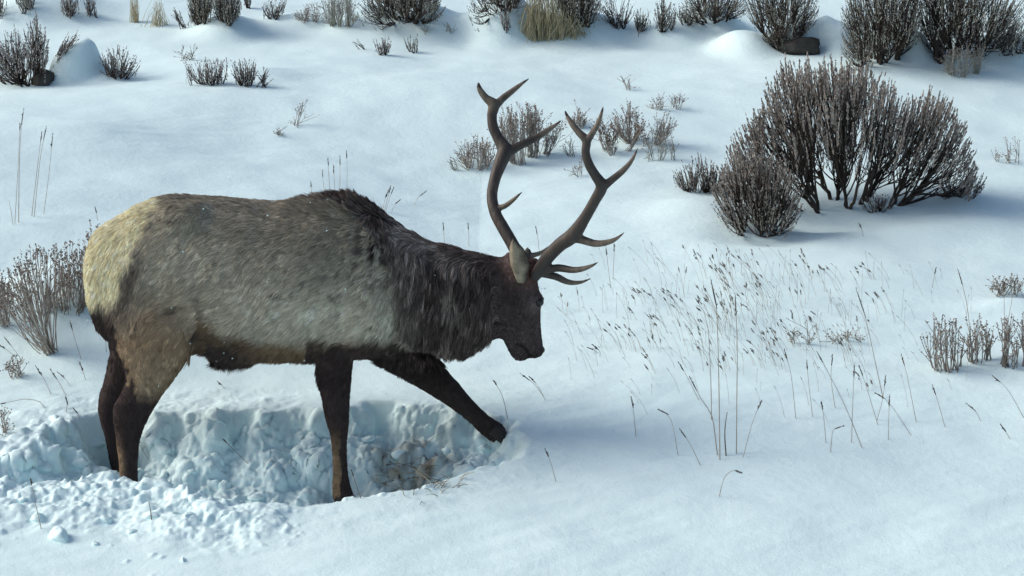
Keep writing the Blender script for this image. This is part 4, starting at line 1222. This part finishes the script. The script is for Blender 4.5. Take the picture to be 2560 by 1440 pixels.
rabbitbrush('brown seeded sprig touching the near antler tine', [(1525, 388), (1532, 390), (1515, 375)], [(1492, 305, 350), (1508, 305, 350), (1525, 330, 370), (1545, 335, 370)], 70, dep=0.1, head_q=9, hmat=m_rust, group=G1)
rabbitbrush('tall grey brush right of the brown seeded sprig', [(1575, 358), (1590, 352)], [(1520, 290, 335), (1555, 280, 330), (1585, 262, 325), (1600, 290, 330)], 120, dep=0.14, head_q=4, group=G1)
rabbitbrush('rusty seeded branch leaning right out of the tall grey brush', [(1568, 378)], [(1585, 320, 350), (1605, 300, 330), (1616, 300, 320)], 36, dep=0.08, head_q=10, hmat=m_rust, group=G1)
rabbitbrush('rightmost grey brush of the group behind the antlers', [(1615, 368), (1640, 360)], [(1610, 330, 355), (1640, 300, 345), (1675, 290, 330), (1688, 300, 330)], 90, dep=0.14, head_q=4, group=G1)
rabbitbrush('pale wiry stems under the rightmost grey brush', [(1630, 400), (1655, 400), (1680, 400)], [(1618, 350, 385), (1655, 345, 385), (1695, 350, 385)], 50, dep=0.1, head_q=2, mat=m_twig_pale, group=G1)
rabbitbrush('thin twigs at the foot of the near antler fork', [(1455, 440)], [(1425, 412, 432), (1452, 405, 430)], 18, dep=0.06, head_q=3, group=G1)
rabbitbrush('wiry low sprig in the gap right of the slanting grey sprig', [(1430, 392)], [(1405, 350, 380), (1432, 340, 375)], 22, dep=0.06, head_q=2, mat=m_twig_pale, group=G1)
rabbitbrush('upper thin twigs standing alone above the brush group', [(1575, 225)], [(1552, 185, 210), (1568, 195, 215), (1588, 185, 210)], 16, dep=0.05, head_q=3)
rabbitbrush('left of two tiny twig fans between antlers and largest sagebrush', [(1645, 274)], [(1625, 245, 268), (1645, 240, 262), (1662, 252, 268)], 26, dep=0.06, head_q=3)
rabbitbrush('right round one of two tiny twig fans near the largest sagebrush', [(1690, 271)], [(1668, 240, 260), (1690, 232, 255), (1712, 240, 260)], 30, dep=0.06, head_q=2)
rabbitbrush('dark thin twig with fine grass above the elk back', [(743, 314)], [(735, 285, 305), (752, 254, 295), (775, 280, 305)], 12, dep=0.05, head_q=3)
rabbitbrush('tiny low twigs left below the dark thin twig above the elk', [(702, 338)], [(690, 324, 335), (712, 326, 336)], 9, dep=0.04, head_q=2)
rabbitbrush('sparse tall twigs at the right picture edge level with the largest sagebrush', [(2500, 406), (2520, 408), (2540, 406)], [(2480, 370, 400), (2510, 352, 395), (2550, 355, 395)], 30, dep=0.15, head_q=3)

# ---- left beside the rump
rabbitbrush('grey rabbitbrush with bare curved stems left of the elk rump', [(136, 884), (130, 882)], [(-5, 700, 800), (30, 665, 790), (60, 635, 770), (100, 622, 750), (138, 630, 720)],
            120, dep=0.22, head_q=9, head=(0.013, 0.0042), stem_r=0.0022, head_len=0.045)
rabbitbrush('dense grey rabbitbrush hidden partly behind the elk rump', [(180, 776), (200, 772), (165, 778)], [(140, 640, 740), (165, 610, 720), (195, 598, 700), (225, 595, 700), (245, 620, 700)],
            140, dep=0.2, head_q=8, head=(0.013, 0.0042), hmat=m_head, head_len=0.04)
rabbitbrush('rabbitbrush cut by the left picture edge beside the curved stems', [(-10, 815), (15, 812)], [(-40, 700, 790), (0, 690, 790), (30, 700, 790)], 80, dep=0.2, head_q=7, stem_r=0.0024)
rabbitbrush('low wiry growth between the two grey rabbitbrushes by the rump', [(125, 775), (150, 778)], [(110, 700, 765), (140, 690, 765), (165, 700, 765)], 50, dep=0.12, head_q=5, mat=m_twig)
rabbitbrush('small grey sprig low at the left picture edge', [(35, 945), (50, 940)], [(15, 905, 935), (40, 895, 930), (65, 905, 935)], 30, dep=0.08, head_q=5)
rabbitbrush('tiny dark sprig near the left end of the trough', [(15, 1085)], [(0, 1030, 1075), (18, 1035, 1075)], 10, dep=0.04, head_q=4)

# ---- right
rabbitbrush('left brown clump of cut stems by the right picture edge', [(2345, 925), (2365, 930), (2385, 928), (2400, 915)], [(2316, 840, 900), (2345, 800, 890), (2370, 790, 890), (2395, 810, 890), (2412, 830, 890)],
            80, dep=0.14, head_q=7, stem_r=0.0026, fork=2, head=(0.010, 0.004))
rabbitbrush('middle brown clump of upright stems by the right picture edge', [(2430, 905), (2450, 905), (2470, 900)], [(2415, 790, 880), (2432, 778, 870), (2455, 795, 870), (2480, 830, 880)],
            70, dep=0.12, head_q=7, stem_r=0.0026, fork=2, head=(0.010, 0.004))
rabbitbrush('brown clump of stems cut by the right picture edge', [(2510, 915), (2535, 915), (2560, 918)], [(2502, 820, 890), (2535, 790, 880), (2570, 780, 880)], 70, dep=0.12, head_q=6, stem_r=0.0028, fork=2, head=(0.010, 0.004))
rabbitbrush('small dark tuft above the clump cut by the right edge', [(2505, 740), (2535, 738)], [(2478, 710, 735), (2505, 700, 730), (2535, 688, 728), (2548, 700, 730)], 60, dep=0.12, head_q=5)
rabbitbrush('left pair of thin twiglets amid the grass stalks', [(2020, 860), (1985, 860)], [(1972, 830, 852), (1995, 835, 852), (2008, 805, 845), (2025, 815, 848)], 16, dep=0.05, head_q=4)
rabbitbrush('right row of low twiglets amid the grass stalks', [(2060, 862), (2075, 862), (2115, 848), (2150, 848)], [(2050, 828, 852), (2078, 830, 852), (2110, 822, 842), (2150, 832, 846)], 24, dep=0.05, head_q=4)

ORD = ['leftmost', 'second from the left', 'third from the left', 'fourth from the left', 'fifth from the left', 'sixth from the left', 'seventh from the left', 'eighth from the left', 'ninth from the left', 'tenth from the left']
# ---- left tall thin grass
G2 = 'dry grass stalks poking through the snow'
def stalk(pts, r=0.0020, seed_len=0.10, seed_w=0.0045, label=None, parts=False, tone=0.75, head_tone=0.12):
    """pts: photo points from tip to foot; the foot stands on the snow and the stalk rises in a plane slightly turned from the lens"""
    foot = G(np.array([pts[-1][0]]), np.array([pts[-1][1]]))[0]
    fy = foot[1]
    rows = np.array([p[1] for p in pts], float); k = (pts[-1][1] - rows) / max(1.0, pts[-1][1] - rows.min())
    tilt = rng.normal(0, 0.035)
    Q = np.array([P(np.array(p[0]), np.array(p[1]), fy + tilt * kk) for p, kk in zip(pts, k)])
    Q[-1, 2] -= 0.02
    s = spline(Q, 9) if len(Q) > 2 else Q[0] + (Q[1] - Q[0]) * np.linspace(0, 1, 9)[:, None] + np.array([0.012 * 4, 0, 0]) * (np.linspace(0, 1, 9) * (1 - np.linspace(0, 1, 9)))[:, None] * rng.normal(0, 1)
    ln = np.linalg.norm(np.diff(s, axis=0), axis=1).sum()
    mb = MB()
    tubes(mb, s, np.linspace(r * .5, r, 9)[None], 4, tone)
    sl = min(seed_len, ln * 0.45)
    hm = MB()
    d = norm(s[0] - s[1])
    if sl > 0.004:
        n = 14
        B = s[0] - d * sl * 0.85
        leaves_along(hm, B[None], d[None], np.array([sl]), n, 0.014, 0.0026, 0.35, tone0=head_tone + .12)
        u = np.linspace(0, 1, 6)
        tubes(hm, (B[None] + d[None] * (u * sl)[:, None])[None], (seed_w * np.array([.3, .8, 1, .9, .6, .15]))[None] * .6, 4, head_tone)
    if parts:
        root = empty('grass_stalk', tuple(foot))
        tag(root, label, 'grass stalk', G2)
        mb.build('stem', m_stalk, root)
        if sl > 0.004: hm.build('seed_head', m_stalk, root, smooth=False)
        return root
    if sl > 0.004:
        mb.v += hm.v; mb.f += [f + mb.n for f in hm.f]; mb.c += hm.c; mb.n += hm.n
    loc = tuple(foot)
    o = mb.build('grass_stalk', m_stalk)
    co = np.concatenate(mb.v) - np.array(loc)
    o.data.vertices.foreach_set('co', co.astype(np.float32).ravel()); o.data.update(); o.location = loc
    tag(o, label or 'short thin dry grass stalk with a dark seed head leaning left in open snow', 'grass stalk', G2)
    return o

S = lambda pts, label, **k: stalk(pts, label=label, parts=True, **k)
S([(1779, 708), (1791, 770), (1797, 950), (1800, 1150)], 'tallest straight grass stalk of the clump in front of the shadow', r=.0028, seed_len=.14, seed_w=.006)
S([(1838, 740), (1843, 860), (1842, 1000), (1841, 1134)], 'straight tall grass stalk just right of the tallest stalk', r=.0026, seed_len=.12)
S([(1742, 750), (1768, 806), (1777, 950), (1779, 1050)], 'arching grass stalk just left of the tallest stalk', r=.0022, seed_len=.03)
S([(1727, 948), (1757, 1005), (1780, 1040), (1795, 1138)], 'kinked brown grass stalk at the left foot of the tallest stalk', r=.0028, seed_len=.08)
S([(1818, 1030), (1812, 1080), (1816, 1140)], 'short stout dark stub right at the foot of the tallest stalk', r=.0034, seed_len=0.0, tone=.2)
S([(2143, 730), (2165, 800), (2188, 905), (2210, 995)], 'long slanting grass stalk with feathery head below the largest sagebrush', r=.0022, seed_len=.16)
S([(2396, 678), (2408, 720), (2420, 780), (2430, 885)], 'tall nodding grass stalk rising from the middle brown clump', r=.0022, seed_len=.10)
S([(2510, 712), (2511, 800), (2510, 912)], 'upright grass stalk left of the pair at the right picture edge', r=.0020, seed_len=.05)
S([(2538, 700), (2528, 760), (2512, 850), (2508, 912)], 'upright grass stalk right of the pair at the right picture edge', r=.0022, seed_len=.06)
S([(2044, 882), (2070, 930), (2115, 1020), (2160, 1120)], 'long leaning stalk with thick head right of the tall clump', r=.0020, seed_len=.07)
S([(2136, 915), (2132, 1000), (2129, 1106)], 'upright stalk with dark head crossing the long leaning stalk', r=.0020, seed_len=.07)
S([(2104, 1066), (2083, 1076), (2079, 1100), (2076, 1130)], 'stalk broken over to the right below the long leaning stalk', r=.0020, seed_len=.04)
S([(1849, 1180), (1836, 1176), (1812, 1192), (1796, 1240)], 'hooked grass stalk alone in the front snow under the tall clump', r=.0022, seed_len=.03)
S([(77, 1201), (88, 1255), (105, 1322)], 'single grass stalk in the broken snow at the lower left corner', r=.0020, seed_len=.03)
S([(1236, 955), (1256, 990), (1271, 1045)], 'thin curved stalk touching the raised forehoof', r=.0018, seed_len=.03)
S([(0, 1010), (60, 998), (92, 1002), (108, 1012), (112, 1022)], 'long stalk bent flat over the snow at the left edge', r=.0020, seed_len=.04)
S([(58, 280), (52, 330), (48, 420), (46, 556)], 'tallest faint reed far left above the rump brush', r=.0026, seed_len=.10)
S([(50, 310), (45, 420), (36, 560)], 'second faint reed close beside the tallest reed far left', r=.0018, seed_len=.05)
S([(114, 325), (100, 400), (84, 542)], 'left faint reed of the bundle right of the tallest reed', r=.0022, seed_len=.08)
S([(104, 335), (92, 430), (78, 540)], 'faint reed crossing inside the bundle right of the tallest reed', r=.0022, seed_len=.06)
S([(131, 342), (124, 420), (108, 535)], 'outer right faint reed of the bundle on the far left', r=.0018, seed_len=.08)
S([(22, 500), (28, 530), (33, 562)], 'short faint reed stub left under the tallest reed', r=.0018, seed_len=0.0)
small = [
 ((1962, 878), (1978, 940), (1991, 1046)), ((2017, 905), (2022, 960), (2033, 1042)), ((2081, 892), (2078, 950), (2090, 1020)), ((1699, 910), (1722, 950), (1752, 1000)),
 ((1651, 1026), (1678, 1050), (1697, 1138)), ((1702, 1076), (1728, 1115), (1756, 1163)), ((1579, 998), (1584, 1030), (1591, 1092)), ((2255, 893), (2268, 940), (2293, 1055)),
 ((2332, 966), (2345, 1005), (2366, 1068)), ((2484, 942), (2520, 975), (2566, 1045)), ((2420, 1012), (2440, 1030), (2458, 1054)), ((2504, 1065), (2515, 1080), (2531, 1098)),
 ((1903, 1004), (1880, 1060), (1856, 1142)), ((2214, 943), (2206, 1000), (2190, 1050)), ((2224, 994), (2222, 1040), (2221, 1100)), ((2150, 920), (2170, 980), (2198, 1062)),
 ((2054, 1006), (2060, 1050), (2066, 1106)), ((2192, 984), (2225, 1010), (2284, 1087)), ((1307, 938), (1340, 965), (1372, 1003)), ((1324, 942), (1345, 965), (1364, 992)),
 ((1364, 1125), (1378, 1160), (1392, 1202)), ((92, 920), (110, 948), (132, 986)), ((147, 932), (165, 950), (182, 968)), ((201, 911), (208, 930), (217, 952)), ((176, 806), (188, 850), (206, 900)),
 ((-5, 860), (30, 885), (62, 912)), ((165, 996), (168, 1010), (164, 1030)), ((186, 1024), (194, 1034), (202, 1047)), ((15, 848), (40, 880), (64, 905)), ((130, 930), (150, 960), (170, 990)),
 ((250, 800), (262, 830), (266, 880)), ((237, 745), (250, 800), (262, 848)), ((374, 1120), (366, 1112), (352, 1118)), ((820, 398), (822, 440), (826, 480)), ((834, 418), (836, 450), (838, 485)),
 ((850, 396), (850, 440), (848, 480)), ((777, 455), (778, 470), (780, 490)), ((806, 430), (808, 455), (812, 490)), ((866, 380), (868, 430), (866, 480)),
 ((984, 470), (972, 500), (962, 530)), ((976, 468), (968, 500), (958, 530)), ((970, 478), (962, 500), (954, 530)), ((1062, 480), (1045, 495), (1030, 512)), ((1000, 500), (990, 510), (975, 530)),
 ((238, 520), (242, 535), (243, 550)), ((1515, 620), (1522, 680), (1528, 720)), ((1536, 612), (1534, 660), (1532, 700)), ((1340, 570), (1345, 600), (1350, 640)),
 ((2340, 672), (2334, 700), (2330, 718)), ((2148, 560), (2155, 575), (2160, 590)), ((1108, 560), (1110, 590), (1112, 620)), ((1170, 560), (1172, 590), (1172, 615)),
 ((545, 955), (556, 965), (568, 975)), ((330, 1100), (345, 1108), (372, 1140)), ((1485, 865), (1500, 880), (1498, 892)), ((1473, 870), (1490, 878), (1496, 882)),
]
ORD2 = ORD + [w + ' from the left' for w in ('eleventh', 'twelfth', 'thirteenth', 'fourteenth', 'fifteenth', 'sixteenth', 'seventeenth', 'eighteenth', 'nineteenth', 'twentieth', 'twenty-first', 'twenty-second', 'twenty-third', 'twenty-fourth')]
zones = {}
for p in small:
    x, r = p[-1]
    if x < 260: zn = 'thin stalks left of the hind legs'
    elif r < 660 and x < 1300 and r < 530 + 60: zn = 'thin stalks behind the back and withers'
    elif r < 760 and x < 1480: zn = 'thin stalks round the head and antlers'
    elif x < 700: zn = 'thin stalks seen under the belly'
    elif x < 1480: zn = 'thin stalks between muzzle and raised foreleg'
    elif r < 720: zn = 'thin stalks high on the slope right of the antlers'
    elif x < 1780: zn = 'thin stalks left of the tall clump'
    elif x < 2110: zn = 'leaning stalks just right of the tall clump'
    else: zn = 'leaning stalks in the right front snow'
    zones.setdefault(zn, []).append(p)
for zn, lst in zones.items():
    lst.sort(key=lambda p: p[-1][0])
    for i, p in enumerate(lst):
        lab = ('rightmost' if i == len(lst) - 1 else ORD2[i]) + ' of the ' + zn
        stalk(list(p), r=.0017, seed_len=.055, label=lab)
# the sparse stand right of the head: stalks lean left, away from the wind
r2 = np.random.default_rng(5)
n_done = 0
while n_done < 195:
    px = r2.uniform(1390, 2330); row = r2.uniform(690, 985)
    c = math.exp(-((px - 1840) / 260) ** 2 - ((row - 800) / 110) ** 2)
    if r2.random() > 0.10 + 0.90 * c: continue
    h0 = r2.uniform(26, 85) * (0.7 + 0.5 * c); l0 = r2.uniform(.10, .80) if px > 1560 else r2.uniform(-.1, .3)
    for _ in range(int(r2.integers(1, 6))):
        x_ = px + r2.normal(0, 13); w_ = row + r2.normal(0, 8); h = h0 * r2.uniform(.55, 1.2); ln_ = h * (l0 + r2.normal(0, .15))
        if w_ - h < 610 and x_ > 1780: continue
        bend = r2.uniform(.3, .62)
        stalk([(x_ - ln_, w_ - h), (x_ - ln_ * bend, w_ - h * .55), (x_, w_)], r=r2.uniform(.0008, .0012), seed_len=r2.uniform(.015, .045), seed_w=.0026, tone=.95, head_tone=.36, label='short dry stalk with dark seed head in the sparse stand right of the elk head')
        n_done += 1

# ---- the finest stems of the stand, past counting
fine = MB(); r6 = np.random.default_rng(15)
qx, qr = r6.normal(1850, 270, 900), r6.normal(800, 110, 900)
ok = (qx > 1420) & (qx < 2480) & (qr > 655) & (qr < 1060); qx, qr = qx[ok][:330], qr[ok][:330]
g = G(qx, qr); hh = r6.uniform(.05, .17, len(g)); lx = -hh * r6.uniform(-.1, .9, len(g))
tip = g + np.stack([lx, r6.normal(0, .02, len(g)), hh], -1)
cc = g + np.stack([lx * .3, 0 * lx, hh * .6], -1)
tubes(fine, bezier(g - np.array([0, 0, .01]), cc, tip, 5), np.linspace(.0009, .0005, 5)[None] * np.ones((len(g), 1)), 3, r6.uniform(.6, 1.0, len(g)))
dd_ = norm(tip - cc)
tubes(fine, np.stack([tip - dd_ * .022, tip - dd_ * .010, tip], 1), np.array([[.0006, .0014, .0004]]) * np.ones((len(g), 1)), 3, r6.uniform(.1, .6, len(g)))
tag(fine.build('grass', m_stalk), 'faint thin grass stems scattered through the snow right of the elk', 'grass', kind='stuff')

# ---- dead grass and twigs bared on the floor of the trough
m_litter = mat_tone('dead_grass', (.11, .085, .055), (.50, .42, .28), 0.9, 60, 0.4)
lit = MB()
r3 = np.random.default_rng(9)
N = 170
q = G(r3.normal(1035, 48, N), r3.normal(1192, 24, N))
ang = r3.uniform(0, 2 * math.pi, N); L_ = r3.uniform(.03, .13, N)
dv = np.stack([np.cos(ang), np.sin(ang), r3.uniform(.0, .7, N)], -1)
e = q + dv * L_[:, None]
tubes(lit, bezier(q - np.array([0, 0, .004]), (q + e) / 2 + np.array([0, 0, .015]), e, 4), np.linspace(.0022, .0008, 4)[None] * np.ones((N, 1)), 3, r3.random(N))
tag(lit.build('dead_grass', m_litter), 'dead grass and roots pawed bare on the trough floor by the forelegs', 'grass', kind='stuff')
for pts, lab in [([(1140, 1078), (1165, 1085), (1195, 1112)], 'bent straw under the raised foreleg'), ([(968, 1162), (1005, 1160), (1045, 1163)], 'dead straw lying across the trough floor'),
                 ([(1062, 1140), (1080, 1165), (1100, 1178)], 'dark feathery twig on the trough floor'), ([(560, 1060 + 40), (590, 1130), (632, 1160)], 'thin straw on the trough back wall'),
                 ([(880, 1180), (890, 1210), (906, 1245)], 'thin stalk beside the standing forehoof')]:
    stalk(pts, r=.0018, seed_len=.03, label=lab, tone=.3)

# ---- snow capped rocks
m_rock = mat_tone('dark_rock', (.022, .020, .018), (.11, .105, .095), 0.9, 9, 1.2)
def rock(label, px, row, w, h, d, cap, seed, name='boulder'):
    g = G(np.array([px]), np.array([row]))[0]
    root = empty(name, tuple(g)); tag(root, label, 'rock')
    nlat, nlon = 26, 40
    def lump(sx, sy, sz, cz, amp, sd, flat, white=False):
        th = np.linspace(0.02, math.pi - 0.02, nlat); ph = np.arange(nlon) / nlon * 2 * math.pi
        T_, Ph = np.meshgrid(th, ph, indexing='ij')
        d_ = np.stack([np.sin(T_) * np.cos(Ph), np.sin(T_) * np.sin(Ph), np.cos(T_)], -1)
        d2 = np.sign(d_) * np.abs(d_) ** flat
        v = d2.reshape(-1, 3)
        if not white:
            rr_ = np.random.default_rng(sd); pl = norm(rr_.normal(0, 1, (14, 3))); pd = rr_.uniform(.62, .98, 14)
            v = v * np.minimum(1.1, np.min(pd[None] / np.maximum(v @ pl.T, 1e-3), axis=1))[:, None]
        v = v * (1 + amp * noise3(v + sd * 3.1, 2.2, sd) + amp * .5 * noise3(v + sd * 1.7, 5.5, sd))[:, None]
        v = v * np.array([sx, sy, sz]) + g + np.array([0, 0, cz])
        mb = MB(); loft(mb, v.reshape(nlat, nlon, 3)); mb.c = [np.zeros(len(q)) if white else q for q in mb.c]; return mb
    lump(w / 2, d / 2, h * .62, h * .34, .14, seed, .9).build('stone', m_rock, root, smooth=True)
    if cap:
        lump(w * .53, d * .72, h * .38, h * .80, .16, seed + 4, 1.0, True).build('snow_cap', m_snow, root)
    return root
rock('dark rock face showing at the front of a snow mound under the olive shrub', 1998, 135, .42, .16, .21, False, 3)
rock('small dark rock in the hollow beside the square snow block', 108, 212, .15, .16, .15, False, 6)

# ---- clods of broken snow
r4 = np.random.default_rng(21)
def clod(px, row, size, label=None, sq=1.0):
    g = G(np.array([px]), np.array([row]))[0]
    nlat, nlon = 16, 22
    th = np.linspace(0.05, math.pi - 0.05, nlat); ph = np.arange(nlon) / nlon * 2 * math.pi
    T_, Ph = np.meshgrid(th, ph, indexing='ij')
    v = np.stack([np.sin(T_) * np.cos(Ph), np.sin(T_) * np.sin(Ph), np.cos(T_)], -1).reshape(-1, 3)
    sd = int(r4.integers(0, 999)); o3 = r4.uniform(-20, 20, 3)
    pl = norm(r4.normal(0, 1, (11, 3))); pd = r4.uniform(.62, .95, 11)
    v = v * np.minimum(1.05, np.min(pd[None] / np.maximum(v @ pl.T, 1e-3), axis=1))[:, None]
    v = v * (1 + .10 * noise3(v + o3, 2.6, sd) + .09 * noise3(v + o3, 6.0, sd + 1))[:, None]
    a = r4.uniform(0, 6.28)
    sc = size * np.array([r4.uniform(.8, 1.3), r4.uniform(.7, 1.1), r4.uniform(.5, .8)])
    v = v * sc; v = np.stack([v[:, 0] * math.cos(a) - v[:, 1] * math.sin(a), v[:, 0] * math.sin(a) + v[:, 1] * math.cos(a), v[:, 2]], -1)
    mb = MB(); loft(mb, v.reshape(nlat, nlon, 3)); mb.c = [np.zeros(len(q)) for q in mb.c]
    o = mb.build('snow_clod', m_snow)
    o.location = g + np.array([0, 0, sc[2] * 0.12])
    tag(o, label or 'broken white clod of snow lying in or beside the trough', 'snow clod', 'snow clods thrown out of the trough')
    return o
clod(150, 1345, .055, 'bright blocky snow clod lying lowest in the left front corner')
clod(458, 1400, .014, 'tiny lone snow crumb on the smooth front snow')
clod(380, 1292, .032, 'snow clod below the hind feet beside a dead twig')
clod(556, 1290, .016, 'small square snow crumb on the front lip mid trough')
clod(1000, 1045 - 20, .03, 'snow clod on the back rim between the forelegs')
def ordinal(i, n):
    return 'rightmost' if i == n - 1 and n > 1 else ORD[i]
for lab, lst in [('snow clods on the heap before the hind legs', [(60, 1250, .03), (210, 1262, .035), (265, 1300, .03), (95, 1300, .04), (330, 1330, .03), (470, 1290, .03), (240, 1360, .02)]),
                 ('snow clods lying on the trough floor', [(520, 1150, .04), (480, 1180, .035), (640, 1245, .04), (560, 1215, .045)]),
                 ('snow clods between the two forelegs', [(920, 1100, .045), (1000, 1140, .045), (1120, 1130, .05), (1210, 1120, .035)]),
                 ('snow clods left of the hind legs', [(160, 1120, .05), (200, 1160, .05), (110, 1170, .045), (240, 1110, .04)])]:
    lst = sorted(lst)
    for i, (px, row, s) in enumerate(lst):
        clod(px, row, s * r4.uniform(.7, 1.0), ordinal(i, len(lst)) + ' of the ' + lab)
twig = S([(372, 1254), (376, 1275), (380, 1300)], 'short dead twig stuck in the snow below the hind feet', r=.0026, seed_len=0.0, tone=.25)

# ---- a few flakes caught on the coat
fl = MB()
r5 = np.random.default_rng(3)
idx = r5.choice(len(pc), 46)
for p, n in zip(pc[idx], nc[idx]):
    if p[1] > 0: continue
    c = p + n * 0.03; s = r5.uniform(.0022, .0045)
    v = c + s * np.array([[1, 0, 0], [-1, 0, 0], [0, 1, 0], [0, -1, 0], [0, 0, 1], [0, 0, -1]])
    fl.add(v, c=0.0, f=[[0, 2, 4], [2, 1, 4], [1, 3, 4], [3, 0, 4], [2, 0, 5], [1, 2, 5], [3, 1, 5], [0, 3, 5]])
tag(fl.build('snowflakes', m_snow), 'sparse snowflakes caught in the coat of the elk', 'snow', kind='stuff')
